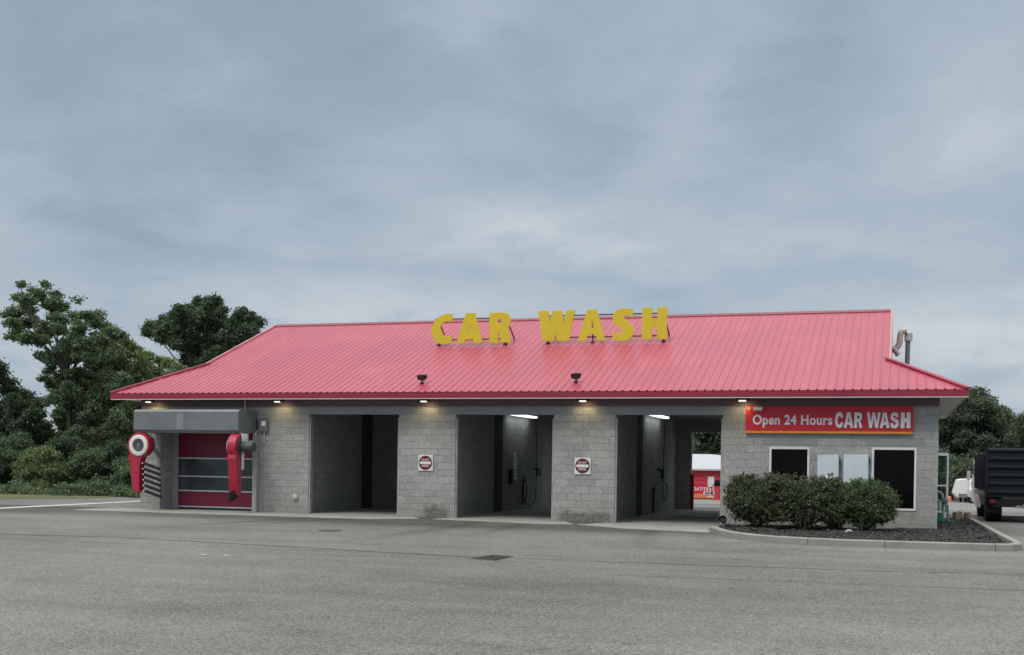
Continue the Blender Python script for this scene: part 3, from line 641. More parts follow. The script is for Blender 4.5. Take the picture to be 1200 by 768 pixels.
# small electrical gear on the piers
eb = thing('switch_box', 'grey electrical switch box with white label right of the roller housing', 'switch box', (-18.87, -.1, 2.7))
MB().box(-19.0, -18.72, -.12, -.001, 2.56, 2.98).build('enclosure', M['galv'], eb, bevel=.01)
MB().box(-18.93, -18.78, -.127, -.121, 2.73, 2.88).build('label_plate', M['white'], eb)
MB().tube([(-18.86, -.05, 2.56), (-18.86, -.05, 2.2)], .018, 8).build('conduit', M['alu'], eb); MB().tube([(-19.02, -.06, 2.62), (-19.12, -.06, 2.55), (-19.14, -.14, 2.45)], .02, 8).build('conduit', M['alu'], eb)
cd = MB().tube([(-18.98, -.04, 2.1), (-18.98, -.04, 1.55), (-18.93, -.04, 1.45), (-18.93, -.04, .1)], .016, 8).tube([(-18.98, -.04, 1.95), (-18.9, -.1, 1.75)], .02, 8).build('conduit', M['grey_post']); tag(cd, 'thin grey conduit running down the pier right of the roll-up door', 'conduit')
dm = thing('door_sensor', 'small beige dome fitting low on the pier left of the first open bay', 'sensor', (-17.76, -.02, .5))
MB().lathe((-17.76, 0, .5), (0, -1, 0), [(0, .11), (.02, .11), (.07, .085), (.1, .04), (.105, 0)], 20).build('dome', M['beige'], dm, smooth=True)
MB().box(-17.86, -17.66, -.012, -.001, .37, .63).build('back_plate', M['beige'], dm)

# ---------------------------------------------------------------- wall lights under the soffit
def lamp_energy(o, e, loc, col, r=.05):
    ld = bpy.data.lights.new('bulb', 'SPOT'); ld.energy = e; ld.color = col; ld.shadow_soft_size = r; ld.spot_size = R(150); ld.spot_blend = .8
    lo = bpy.data.objects.new('bulb', ld); COL.objects.link(lo); lo.parent = o; lo.location = loc; lo.rotation_euler = (R(38), 0, 0); return lo
WLs = [(-22.84, 'soffit lamp above the far-left pier, over the roller housing end'), (-18.17, 'soffit lamp above the pier between roll-up door and first open bay'), (-13.28, 'soffit lamp above the pier between first and second open bays'),
       (-8.41, 'soffit lamp above the pier between second and third open bays'), (-3.93, 'soffit lamp above the left end of the red wall sign')]
wl0 = None
for i, (x, lab) in enumerate(WLs):
    loc = (x-.0, -.42, 3.52)
    if wl0 is None:
        wl0 = thing('soffit_lamp', lab, 'lamp', loc, 'lit lamps under the front eave')
        MB().box(x-.17, x+.17, -.50, -.34, 3.478, 3.545).box(x-.11, x+.11, -.47, -.37, 3.45, 3.47).build('housing', M['black'], wl0, bevel=.01)
        MB().add([(x-.10,-.505,3.455),(x+.10,-.505,3.455),(x+.10,-.505,3.482),(x-.10,-.505,3.482),(x-.10,-.40,3.447),(x+.10,-.40,3.447)], [(0,1,2,3),(0,4,5,1)]).build('lens', M['lamp_lens'], wl0)
        lamp_energy(wl0, 8.5, (0, .05, -.11), (1, .74, .34), .09)
    else: dup(wl0, loc, lab)
# floodlights on the roof
fl0 = None
for (u, v, lab) in ((494.5, 451.5, 'black floodlight on the roof slope, the one toward the CAR letters'), (675, 449.5, 'black floodlight on the roof slope, the one below the WASH letters')):
    y = .05; p = at(u, v, Y=y); loc = (p.x, y, rz(y))
    if fl0 is None:
        fl0 = thing('floodlight', lab, 'floodlight', loc, 'floodlights on the front roof slope'); x, y, z = loc
        MB().lathe((x, y, z), (0, 0, 1), [(0, .06), (.03, .06), (.05, .02), (.12, .02), (.12, 0)], 12).build('base', M['black'], fl0)
        MB().box(x-.06, x-.045, y-.03, y+.03, z+.1, z+.2).box(x+.045, x+.06, y-.03, y+.03, z+.1, z+.2).box(x-.06, x+.06, y-.02, y+.02, z+.09, z+.105).build('bracket', M['black'], fl0)
        MB().obox((x, y+.02, z+.20), (1, 0, 0), (0, 1, .5), (0, -.5, 1), .12, .10, .05).obox((x, y-.07, z+.19), (1, 0, 0), (0, 1, .5), (0, -.5, 1), .135, .012, .07).build('lamp_head', M['black'], fl0, bevel=.01)
        MB().obox((x, y-.085, z+.185), (1, 0, 0), (0, 1, .5), (0, -.5, 1), .105, .004, .045).build('lens', M['smoke_vinyl'], fl0)
    else: dup(fl0, loc, lab)

# ---------------------------------------------------------------- roof letters
GL = {
 'C': ([(1,.99),(.8,1.0),(.6,.985),(.42,.93),(.25,.84),(.12,.73),(.04,.6),(0,.47),(.02,.34),(.08,.22),(.18,.12),(.32,.04),(.48,.005),(.65,0),(.82,.015),(.98,.04),(.98,.29),(.86,.26),(.73,.255),(.6,.29),(.5,.36),(.45,.45),(.43,.54),(.46,.62),(.53,.69),(.64,.735),(.78,.75),(.9,.74),(1,.715)], None),
 'A': ([(0,0),(.34,1),(.70,1),(1,0),(.68,0),(.64,.12),(.36,.12),(.31,0)], [(.47,.40),(.51,.58),(.55,.40)]),
 'B': ([(0,0),(.33,1),(.67,1),(1,0),(.70,0),(.65,.20),(.35,.20),(.31,0)], [(.45,.42),(.515,.66),(.57,.42)]),
 'R': ([(0,0),(0,1),(.62,1),(.78,.975),(.89,.91),(.96,.81),(.97,.70),(.93,.58),(.85,.48),(1,0),(.54,0),(.48,.34),(.41,.34),(.41,0)], [(.46+.09*math.cos(a), .71+.075*math.sin(a)) for a in [2*math.pi*i/14 for i in range(14)]]),
 'W': ([(0,1),(.28,1),(.325,.55),(.38,1),(.66,1),(.705,.58),(.77,1),(1,1),(.86,0),(.52,0),(.485,.28),(.45,0),(.12,0)], None),
 'S': ([(.92,.97),(.95,.70),(.82,.755),(.70,.78),(.59,.775),(.53,.73),(.58,.67),(.75,.59),(.9,.49),(.98,.38),(1,.28),(.95,.15),(.83,.055),(.66,.01),(.45,0),(.22,.01),(0,.05),(0,.31),(.15,.26),(.32,.235),(.44,.25),(.49,.29),(.45,.34),(.28,.42),(.12,.51),(.03,.61),(0,.71),(.04,.83),(.15,.93),(.33,.985),(.55,1.0),(.75,.995)], None),
 'H': ([(0,0),(0,1),(.40,1),(.40,.65),(.61,.65),(.61,1),(1,1),(1,0),(.61,0),(.61,.36),(.40,.36),(.40,0)], None)}
LY = 3.9
def letters(name, lab, items, legs, braces, rail, group):
    p0 = at(items[0][1], items[0][4], Y=LY); t = thing(name, lab, 'sign', (p0.x, LY, p0.z-.1), group)
    for (g, u0, u1, v0, v1) in items:
        a = at(u0, v1, Y=LY); b = at(u1, v0, Y=LY); pts, hole = GL[g]
        S = lambda P: [(a.x+q[0]*(b.x-a.x), a.z+q[1]*(b.z-a.z)) for q in P]
        MB().prism(S(pts), LY-.05, LY, S(hole) if hole else None).build('letter', M['yellow'], t, bevel=.004)
    fr = MB()
    for (u0, v0, u1, v1) in rail:
        a = at(u0, v0, Y=LY+.05); b = at(u1, v1, Y=LY+.05); zc = (a.z+b.z)/2; fr.beam((a.x, LY+.05, zc), (b.x, LY+.05, zc), .035, .04)
    fr.build('rail', M['frame_purple'], t)
    for (u, vt) in legs:
        a = at(u, vt, Y=LY+.05); MB().beam((a.x, LY+.09, rz(LY+.09)), (a.x, LY+.09, a.z+.02), .04).box(a.x-.06, a.x+.06, LY+.03, LY+.17, rz(LY+.1)-.02, rz(LY+.1)+.035).build('leg', M['frame_purple'], t)
    for (u, vt) in braces:
        a = at(u, vt, Y=LY+.12); MB().beam((a.x, LY+.12, a.z), (a.x, LY+.72, rz(LY+.72)), .035).build('brace', M['frame_purple'], t)
    return t
letters('roof_sign', 'raised yellow letters reading CAR on the red roof', [('C',506,530.7,367.8,404),('A',535.3,566.5,366.9,402.7),('R',573.8,599.9,366.2,402.2)],
        [(514.7,374),(592.3,373)], [(516,381),(596.5,381)], [(510,374.2,597,373.0),(510,398.6,597,397.4)], 'raised yellow roof lettering')
letters('roof_sign', 'raised yellow letters reading WASH on the red roof', [('W',630.7,673.9,363.8,400.3),('B',677.4,710.4,362.8,400),('S',717.8,743.7,361.4,400),('H',752.5,782.3,360.2,398.2)],
        [(642.5,370),(694.8,369),(777.8,367)], [(649,385),(702,385),(780.5,376)], [(640,370.6,778,367.2),(640,396,778,393.6)], 'raised yellow roof lettering')

# ---------------------------------------------------------------- wall signs
s = thing('wall_sign', 'long red wall sign reading Open 24 Hours CAR WASH over office windows', 'sign', (-1.7, -.05, 2.59))
MB().box(-3.88, .49, -.10, -.035, 2.665, 3.34).build('panel', M['sign_red'], s, bevel=.004)
MB().box(-3.88, .49, -.10, -.035, 2.60, 2.663).build('strip', M['sign_yellow'], s)
a = at(882, 499.2, Y=-.1); b = at(975.5, 486.3, Y=-.1)
text('lettering', 'Open 24 Hours', a.x, b.x, a.z-.05, b.z, -.101, .008, M['sign_white'], s, .028, 1.06)
SG = dict(GL)
SG['A'] = ([(0,0),(.33,1),(.67,1),(1,0),(.72,0),(.66,.20),(.34,.20),(.28,0)], [(.40,.38),(.5,.74),(.60,.38)])
SG['R'] = ([(0,0),(0,1),(.60,1),(.78,.97),(.90,.88),(.94,.75),(.92,.60),(.80,.48),(.74,.45),(1,0),(.66,0),(.46,.40),(.34,.40),(.34,0)], [(.34,.60),(.34,.79),(.50,.79),(.60,.75),(.61,.66),(.54,.61)])
SG['W'] = ([(0,1),(.20,1),(.30,.38),(.41,1),(.59,1),(.70,.38),(.80,1),(1,1),(.82,0),(.62,0),(.50,.60),(.38,0),(.18,0)], None)
SG['C'] = ([(.97,.68),(.70,.62),(.65,.72),(.52,.78),(.38,.72),(.31,.58),(.30,.45),(.33,.30),(.42,.21),(.53,.20),(.65,.26),(.70,.38),(.98,.32),(.90,.14),(.75,.03),(.52,-.02),(.28,.03),(.10,.18),(.01,.38),(0,.55),(.06,.78),(.20,.93),(.42,1.02),(.65,1.01),(.85,.90)], None)
SG['S'] = ([(.94,.72),(.64,.69),(.60,.77),(.48,.80),(.36,.77),(.36,.70),(.48,.65),(.72,.59),(.90,.50),(.98,.36),(.97,.22),(.88,.08),(.70,0),(.48,-.02),(.22,.01),(.07,.12),(0,.30),(.31,.33),(.36,.23),(.50,.19),(.63,.23),(.66,.31),(.58,.38),(.34,.44),(.12,.54),(.04,.70),(.08,.86),(.22,.98),(.46,1.02),(.72,.99),(.88,.89)], None)
a = at(978.3, 502, Y=-.1); b = at(1068.5, 483.6, Y=-.1); z0, z1 = a.z+.01, b.z
ws = [('C',0,.115),('A',.118,.245),('R',.255,.365),('W',.42,.60),('A',.59,.717),('S',.722,.84),('H',.86,.985)]
for gname, f0, f1 in ws:
    pts_, hole = SG[gname]; xa_, xb_ = a.x+f0*(b.x-a.x), a.x+f1*(b.x-a.x)
    mid = ((xa_+xb_)/2, (z0+z1)/2); T_ = lambda P: [(xa_+q[0]*(xb_-xa_), z0+q[1]*(z1-z0)) for q in P]
    Sh = lambda P: [(mid[0]+(x-mid[0])*1.13+.006, mid[1]+(z-mid[1])*1.08-.008) for x, z in T_(P)]
    MB().prism(Sh(pts_), -.105, -.101).build('letter_outline', M['sign_outline'], s)
    MB().prism(T_(pts_), -.116, -.1055, T_(hole) if hole else None).build('letter', M['sign_white'], s)
for (x, z, lab) in ((-13.38, 1.645, 'round red do-not-enter sign on white plate, pier between first and second open bays'), (-8.505, 1.625, 'round red do-not-enter sign on white plate, pier between second and third open bays')):
    t = thing('traffic_sign', lab, 'sign', (x, -.03, z), 'do-not-enter signs on the piers')
    MB().box(x-.24, x+.24, -.03, -.02, z-.24, z+.24).build('plate', M['white'], t, bevel=.004)
    MB().lathe((x, -.031, z), (0, -1, 0), [(0, .215), (.004, .215), (.004, 0)], 40).build('disc', M['dne_red'], t)
    MB().box(x-.18, x+.18, -.040, -.0362, z-.042, z+.042).build('bar', M['sign_white'], t)
    text('lettering', 'DO NOT', x-.125, x+.125, z+.065, z+.125, -.036, .003, M['sign_white'], t, .02)
    text('lettering', 'ENTER', x-.11, x+.11, z-.125, z-.065, -.036, .003, M['sign_white'], t, .02)
# security camera by the sign
c = thing('security_camera', 'small white security camera fixed at the top left of the red sign', 'camera', (-3.55, -.2, 3.29))
MB().lathe((-3.66, -.2, 3.26), (1, 0, 0), [(0, 0), (0, .05), (.24, .06), (.24, 0)], 14).build('body', M['white'], c); MB().lathe((-3.78, -.22, 3.26), (0, -1, 0), [(0, .04), (.05, .04), (.05, 0)], 12).build('spotlight', M['beige'], c)
MB().tube([(-3.56, -.2, 3.30), (-3.56, -.1, 3.34)], .015, 8).build('bracket', M['white'], c)
# two white cabinets between the windows and the meter
for (x0, x1, z1, lab, nm) in ((-1.95, -1.38, 2.03, 'pale wall cabinet, the lower left of the two between the windows', 1), (-1.27, -.62, 2.06, 'larger pale wall cabinet beside the tall right window', 2)):
    t = thing('wall_cabinet', lab, 'cabinet', ((x0+x1)/2, -.1, 1.2), 'pale cabinets between the office windows')
    MB().box(x0, x1, -.14, -.002, 1.22, z1-.01).build('enclosure', M['galv_light'], t)
    MB().box(x0+.01, x1-.01, -.16, -.142, 1.23, z1-.015).build('door', M['offwhite'], t, bevel=.006)
    MB().box(x1+.002, x1+.03, -.12, -.05, z1-.25, z1-.12).build('latch', M['black'], t)
mt_ = thing('electric_meter', 'round glass electric meter low on the wall below the pale cabinet', 'meter', (-1.70, -.1, 1.34))
MB().box(-1.86, -1.54, -.20, -.162, .9, 1.40).build('socket', M['galv'], mt_); MB().lathe((-1.70, -.2, 1.33), (0, -1, 0), [(0, .12), (.05, .12), (.06, .10), (.12, .085), (.14, 0)], 20).build('dial', M['galv_light'], mt_, smooth=True)
MB().lathe((-1.70, -.343, 1.33), (0, -1, 0), [(0, .07), (.002, .07), (.002, 0)], 20).build('face', M['black'], mt_)

# ---------------------------------------------------------------- pipes on the right hip
v = thing('flue_pipe', 'straight metal flue pipe with a square cap on the right hip', 'flue', (.37, 7, 4.6))
a = at(1062.7, 432, Y=7); b = at(1064.6, 399, Y=7); MB().tube([(a.x, 7, a.z-.4), (a.x+.02, 7, b.z)], .075, 16).build('pipe', M['galv'], v, smooth=True)
MB().tube([(b.x, 7, b.z-.02), (b.x, 7, b.z+.22)], .125, 16).build('cap', M['galv_light'], v); MB().lathe((a.x, 7, a.z-.02), (0,0,1), [(0,.16),(.05,.15),(.05,.07)], 16).build('flashing', M['cap'], v)
v = thing('vent_duct', 'pale curved vent duct leaving the right gable', 'duct', (0, 7, 5.5))
pts = [at(u, w_, Y=6.9) for u, w_ in ((1042, 410), (1047, 410), (1051.5, 407), (1054, 402), (1054.8, 396), (1055.5, 391), (1058, 388.3), (1063, 388))]
sm = []
for i in range(len(pts)-1):
    for k in range(4):
        t_ = k/4; p0 = pts[max(i-1, 0)]; p1 = pts[i]; p2 = pts[i+1]; p3 = pts[min(i+2, len(pts)-1)]
        sm.append(.5*((2*p1)+(p2-p0)*t_+(2*p0-5*p1+4*p2-p3)*t_*t_+(3*p1-p0-3*p2+p3)*t_**3))
sm.append(pts[-1])
MB().tube(sm, .095, 14).build('duct', M['duct'], v, smooth=True)
MB().tube([at(1046, 408, Y=6.7), at(1050, 412, Y=6.7), at(1053, 416.5, Y=6.7)], [.07, .085, .09], 14).build('outlet', M['duct'], v, smooth=True)

# ---------------------------------------------------------------- inside the bays
tl0 = None
for (x, lab) in ((-12.62, 'lit white tube light near the ceiling of the second open bay'), (-7.72, 'lit white tube light near the ceiling of the third open bay')):
    loc = (x, 7.4, 3.36)
    if tl0 is None:
        tl0 = thing('tube_light', lab, 'light', loc, 'lit tube lights inside the bays'); x0, y0, z0 = loc
        MB().box(x0-.13, x0+.13, y0-1.35, y0+1.35, z0+.05, z0+.12).build('housing', M['white'], tl0)
        MB().box(x0-.11, x0+.11, y0-1.3, y0+1.3, z0-.015, z0+.05).build('diffuser', M['tube_light'], tl0, bevel=.02)
        ld = bpy.data.lights.new('tube', 'AREA'); ld.shape = 'RECTANGLE'; ld.size = .2; ld.size_y = 2.5; ld.energy = 2.5; ld.color = (.95, 1, .96)
        lo = bpy.data.objects.new('tube', ld); COL.objects.link(lo); lo.parent = tl0; lo.location = (0, 0, -.06)
    else: dup(tl0, loc, lab)
def arc(c, r, a0, a1, n=18, ax=-12.8, sz=1.):
    return [(ax, c[0]+r*math.cos(R(a0+(a1-a0)*i/n)), c[1]+sz*r*math.sin(R(a0+(a1-a0)*i/n))) for i in range(n+1)]
X2 = -12.80
h = thing('wash_hose', 'long black hose hanging and coiled in the second open bay', 'hose', (X2, 9, 0))
MB().tube([(X2, 9.6, 3.45), (X2, 9.6, 1.2), (X2, 9.55, .6)]+arc((8.9, .55), .62, 0, -110, 12, X2+.02, .7)+arc((8.1, .62), .28, -60, 300, 24, X2, 1.6), .014, 6).build('hose', M['rubber'], h)
MB().tube(arc((8.0, .75), .22, 0, 360, 24, X2+.03, 2.2), .014, 6).tube([(X2+.02, 7.9, 1.15), (X2+.02, 7.9, .3)], .03, 6).build('coil', M['rubber'], h)
w_ = thing('wand_holder', 'pair of small black wand hooks on the right part of second bay wall', 'holder', (X2, 9.5, 1.4)); 
for dy in (-.18, .18): MB().tube([(X2-.06, 9.6+dy, 1.5), (X2+.08, 9.6+dy, 1.45), (X2+.1, 9.6+dy, 1.2)], .03, 6).build('hook', M['rubber'], w_)
k = thing('control_panel', 'tall pale control panel with coin box on second bay wall', 'control panel', (X2, 6.9, 1.5))
MB().box(-12.866, -12.78, 6.75, 7.05, 1.1, 2.05).build('panel', M['galv_light'], k); MB().box(-12.866, -12.74, 6.45, 6.72, .95, 1.45).build('coin_box', M['black'], k)
bt = MB()
for i in range(7): bt.box(-12.779, -12.77, 6.8, 7.0, 1.18+i*.12, 1.25+i*.12)
bt.build('buttons', M['galv'], k)
X3 = -7.88
h = thing('wash_hose', 'black hose looped over a hook in the third open bay', 'hose', (X3, 8, 0))
MB().tube([(X3, 9.3, 3.45), (X3, 9.2, 2.), (X3, 9.1, .75), (X3, 9.25, .45), (X3, 9.7, .4), (X3, 10.0, .65), (X3, 9.8, 1.0), (X3, 9.2, 1.12), (X3, 8.3, 1.05), (X3, 7.7, .95), (X3, 7.45, .7), (X3, 7.4, .02)], .016, 6).build('hose', M['rubber'], h)
MB().tube([(X3, 7.4, .9), (X3, 7.4, .02)], .04, 6).build('wand', M['rubber'], h)
w_ = thing('wand_holder', 'pair of small black wand hooks on the third bay wall', 'holder', (X3, 8.6, 1.4))
for dy in (-.18, .18): MB().tube([(X3-.06, 8.5+dy, 1.55), (X3+.08, 8.5+dy, 1.5), (X3+.1, 8.5+dy, 1.2)], .035, 6).build('hook', M['rubber'], w_)
b_ = MB().lathe((-7.27, BD-.35, .012), (0, 0, 1), [(0, .07), (1.3, .07), (1.35, .05), (1.37, 0)], 16).build('bollard', M['post_red'], smooth=True); tag(b_, 'dark red steel bollard at the rear of the third open bay', 'bollard')
# puddle-dark wet patch is left to the slab; floor grate of the bay
fg = MB()
for i in range(10): fg.box(-6.6+i*.12, -6.54+i*.12, 4.6, 5.5, .013, .02)
tag(fg.build('floor_grate', mat('pit_grate', (.03,.03,.03), .7)), 'dark floor grate in the middle of the third open bay', 'grate')

# ---------------------------------------------------------------- planting bed, kerb, shrubs
outer = [(-4.36,-3.0),(-4.2,-3.65),(-3.92,-4.5),(-3.5,-5.35),(-3.05,-5.95),(-2.5,-6.42),(-1.8,-6.7),(-1.04,-6.85),(.6,-6.8),(1.9,-6.68),(2.38,-6.5),(2.60,-6.1),(2.64,-5.4),(2.60,-3),(2.56,1),(2.52,5),(2.46,8.4)]
def offset(P, d):
    out = []
    for i, p in enumerate(P):
        a = Vector(P[max(i-1, 0)]); b = Vector(P[min(i+1, len(P)-1)]); t_ = (b-a).normalized(); out.append((p[0]-t_.y*d, p[1]+t_.x*d))
    return out
inner = offset(outer, .17); kb = MB(); n = len(outer); kh = .15
def ring(P, z): return [(x, y, z) for x, y in P]
in1 = offset(outer, .025)
kb.add(ring(outer, -.02)+ring(outer, kh-.02)+ring(in1, kh)+ring(inner, kh)+ring(inner, -.02), [(r*n+i, r*n+i+1, (r+1)*n+i+1, (r+1)*n+i) for r in range(4) for i in range(n-1)])
structure(kb.build('kerb', M['kerb']))
jn = MB()
for i, f in ((6, .1), (7, .55), (9, .3), (11, .4), (13, .5)):
    a = Vector(outer[i]).lerp(Vector(outer[i+1]), f); b = Vector(inner[i]).lerp(Vector(inner[i+1]), f); d = (a-b).normalized()*.003
    t_ = Vector((-(a-b).y, (a-b).x)).normalized()*.007; a = a+d
    jn.add([(*(a-t_), 0), (*(a+t_), 0), (*(a+t_), kh-.018), (*(a-t_), kh-.018)], [(0,1,2,3)]); jn.add([(*(a-t_), kh+.002), (*(a+t_), kh+.002), (*(b+t_), kh+.003), (*(b-t_), kh+.003)], [(0,1,2,3)])
structure(jn.build('kerb_joint', M['tar']))
# mulch: displaced grid inside the kerb
def inside(x, y, P):
    c = False; j = len(P)-1
    for i in range(len(P)):
        if (P[i][1] > y) != (P[j][1] > y) and x < (P[j][0]-P[i][0])*(y-P[i][1])/(P[j][1]-P[i][1])+P[i][0]: c = not c
        j = i
    return c
bed = inner+[(1.13, 8.4), (1.13, -.0), (-4.45, -.0), (-4.5, -2.6)]
rnd = random.Random(5); mb = MB(); st = .1
nx, ny = int(7.2/st), int(15.4/st)
H = {}
for i in range(nx+1):
    for j in range(ny+1): H[i, j] = .085+rnd.uniform(-.02, .028)+.03*math.sin(i*.21)*math.sin(j*.17)
for i in range(nx):
    for j in range(ny):
        x, y = -4.5+i*st, -6.8+j*st
        if all(inside(x+a, y+b, bed) for a in (0, st) for b in (0, st)) and (x+st < 1.2 or True):
            mb.add([(x, y, H[i, j]), (x+st, y, H[i+1, j]), (x+st, y+st, H[i+1, j+1]), (x, y+st, H[i, j+1])], [(0,1,2,3)])
structure(mb.build('mulch_bed', M['mulch']))
mb = MB(); mb.poly_z(bed, .06); structure(mb.build('planting_soil', M['mulch']))
chips = MB()
for k in range(2600):
    x, y = rnd.uniform(-4.4, 2.5), rnd.uniform(-6.7, 8.3)
    if y > -.1 and x < 1.2: continue
    if not inside(x, y, offset(bed, 0)): continue
    a = rnd.uniform(0, 6.28); l = rnd.uniform(.03, .09); w = rnd.uniform(.01, .025); c, s_ = math.cos(a), math.sin(a); z = .115+rnd.uniform(-.01, .02); tz = rnd.uniform(-.02, .02)
    chips.add([(x-c*l-s_*w, y-s_*l+c*w, z-tz), (x-c*l+s_*w, y-s_*l-c*w, z-tz), (x+c*l+s_*w, y+s_*l-c*w, z+tz), (x+c*l-s_*w, y+s_*l+c*w, z+tz)], [(0,1,2,3)])
o = chips.build('bark_chips', mat('bark_chip', (.055,.048,.045), .9, var=.7, scale=30), merge=False); o['kind'] = 'stuff'; tag(o, 'dark bark chips scattered over the planting bed', 'bark chips')

NPR = np.random.RandomState
def leaves_mesh(name, clumps, n, size, seed, m, parent, twig=.3, shell=.55, up=.5, per=26):
    """n leaf-sized quads gathered on twigs spread through ellipsoid clumps (cx,cy,cz,rx,ry,rz)"""
    r = NPR(seed); C = np.array(clumps, float); wgt = (C[:,3]*C[:,4]*C[:,5])**(2/3); wgt /= wgt.sum()
    nt_ = max(8, n//per); ci = r.choice(len(C), nt_, p=wgt)
    d = r.normal(size=(nt_, 3)); d /= np.linalg.norm(d, axis=1)[:, None]
    rad = shell+(1-shell)*r.rand(nt_)**.7; rad *= 1+.22*np.sin(d[:,0]*5+ci)*np.cos(d[:,2]*6+ci*2)
    tw = C[ci,:3]+d*C[ci,3:]*rad[:,None]
    ti = r.randint(0, nt_, n); jit = r.normal(size=(n, 3))*twig*np.array([1,1,.6])*.5
    P = tw[ti]+jit; out = d[ti]
    nrm = r.normal(size=(n, 3))*.9+out*.5+np.array([0,0,up]); nrm /= np.linalg.norm(nrm, axis=1)[:, None]
    a = r.normal(size=(n, 3)); t = np.cross(nrm, a); t /= np.linalg.norm(t, axis=1)[:, None]; b = np.cross(nrm, t)
    s_ = size*(.6+.8*r.rand(n))[:,None]
    V = np.empty((n, 4, 3)); V[:,0] = P-t*s_*.5; V[:,1] = P+b*s_*.28; V[:,2] = P+t*s_*.5; V[:,3] = P-b*s_*.28
    V[:,1] += nrm*s_*.06; V[:,3] += nrm*s_*.06
    V = V.reshape(-1, 3)
    org = Vector((0,0,0)); p = parent
    while p is not None: org += p.location; p = p.parent
    V -= np.array(org[:]); me = bpy.data.meshes.new(name)
    me.vertices.add(4*n); me.vertices.foreach_set('co', V.ravel().astype(np.float32))
    me.loops.add(4*n); me.loops.foreach_set('vertex_index', np.arange(4*n, dtype=np.int32))
    me.polygons.add(n); me.polygons.foreach_set('loop_start', np.arange(0, 4*n, 4, dtype=np.int32))
    me.update(); me.validate(); me.materials.append(m); o = bpy.data.objects.new(name, me); COL.objects.link(o); o.parent = parent
    return o
def limbs(base, clumps, r0, seed, parent, m=None, twigs=4):
    rr = random.Random(seed); b = Vector(base); mb = MB()
    cs = sorted([Vector(c[:3]) for c in clumps], key=lambda c: c.z); top = cs[-1]
    H_ = top.z-b.z; fork = b+Vector(((top.x-b.x)*.1, (top.y-b.y)*.1, H_*.55))
    def bend(p, q, k=.12): 
        mid = p.lerp(q, .5)+Vector((rr.uniform(-k, k), rr.uniform(-k, k), rr.uniform(0, k)))*(q-p).length; return [p, p.lerp(mid, .6), mid, mid.lerp(q, .6), q]
    tr_ = [b, b.lerp(fork, .3)+Vector((rr.uniform(-.1,.1), 0, 0)), b.lerp(fork, .7), fork]
    mb.tube(tr_, [r0*1.35, r0, r0*.85, r0*.75], 10)
    for c, cl_ in zip([Vector(c[:3]) for c in clumps], clumps):
        pts_ = bend(fork, c); mb.tube(pts_, [r0*.5, r0*.4, r0*.3, r0*.2, r0*.1], 7)
        for k in range(twigs):
            dd = Vector((rr.uniform(-1,1), rr.uniform(-1,1), rr.uniform(-.4,1))).normalized(); q = c+Vector((dd.x*cl_[3], dd.y*cl_[4], dd.z*cl_[5]))*.9
            mb.tube(bend(pts_[rr.randint(2, 4)], q), [r0*.16, r0*.12, r0*.09, r0*.06, .01], 5)
    return mb.build('trunk', m or M['bark'], parent, smooth=True, merge=False)

def fill(poly, n_, r0_, r1_, seed, inset=.5):
    """n clumps (u, v, r) spread inside a measured crown outline"""
    q = random.Random(seed); us = [p[0] for p in poly]; vs_ = [p[1] for p in poly]; out = []; tries = 0
    while len(out) < n_ and tries < 20000:
        tries += 1; u, v_, r_ = q.uniform(min(us), max(us)), q.uniform(min(vs_), max(vs_)), q.uniform(r0_, r1_)
        if not all(inside(u+a, v_+b, poly) for a, b in ((0, 0), (r_*inset, 0), (-r_*inset, 0), (0, r_*inset), (0, -r_*inset))): continue
        if any(math.hypot(u-o[0], v_-o[1]) < .55*(r_+o[2])*.9 for o in out) and tries < 12000: continue
        out.append((u, v_, r_))
    return out
# the planted shrubs in front of the office
def shrub(label, cx, cy, w, d, h, z0, n, m, seed, taper=.0, group='planted shrubs in front of the office'):
    t = thing('shrub', label, 'shrub', (cx, cy, .1), group); r = random.Random(seed); C = []
    for i in range(22):
        a = r.uniform(0, 6.28); k = r.uniform(.2, .66); zc = r.uniform(.30, .78)
        kk = k*(1-taper*(.75-zc)*1.6)
        C.append((cx+math.cos(a)*kk*w/2, cy+math.sin(a)*kk*d/2, .1+zc*h, w*.19, d*.22, h*.19))
    C.append((cx, cy, .1+h*.5, w*.36*(1-taper*.4), d*.36, h*.40)); C.append((cx, cy, .1+h*.3, w*.40*(1-taper), d*.38, h*.26))
    leaves_mesh('foliage', C, int(n*1.15), .066, seed, m, t, .12, .55, .35, 14)
    st_ = MB(); q = random.Random(seed+1)
    for i in range(14):
        a = q.uniform(0, 6.28); e_ = (cx+math.cos(a)*w*.34, cy+math.sin(a)*d*.34, .1+h*q.uniform(.6, .95)); st_.tube([(cx+math.cos(a)*.08, cy+math.sin(a)*.08, .05), (cx+math.cos(a)*w*.15, cy+math.sin(a)*d*.15, h*.4), e_], [.02, .014, .004], 5)
    st_.build('stems', M['bark'], t, merge=False); return t
shrub('large dark shrub with brownish top at the left end of the bed', -3.36, -1.75, 1.95, 1.7, 1.47, 0, 34000, M['leafD'], 11, .1)
shrub('dark green clipped shrub in the middle of the planting bed', -2.16, -1.70, 2.0, 1.7, 1.46, 0, 34000, M['leafS'], 12, .1)
shrub('low green shrub filling the gap under the pale cabinets', -1.42, -1.5, 1.2, 1.4, 1.18, 0, 18000, M['leafS'], 17, .1)
shrub('rounded green shrub narrowing downward below the tall window', -.66, -1.75, 1.95, 1.8, 1.40, 0, 36000, M['leafS2'], 14, .34)
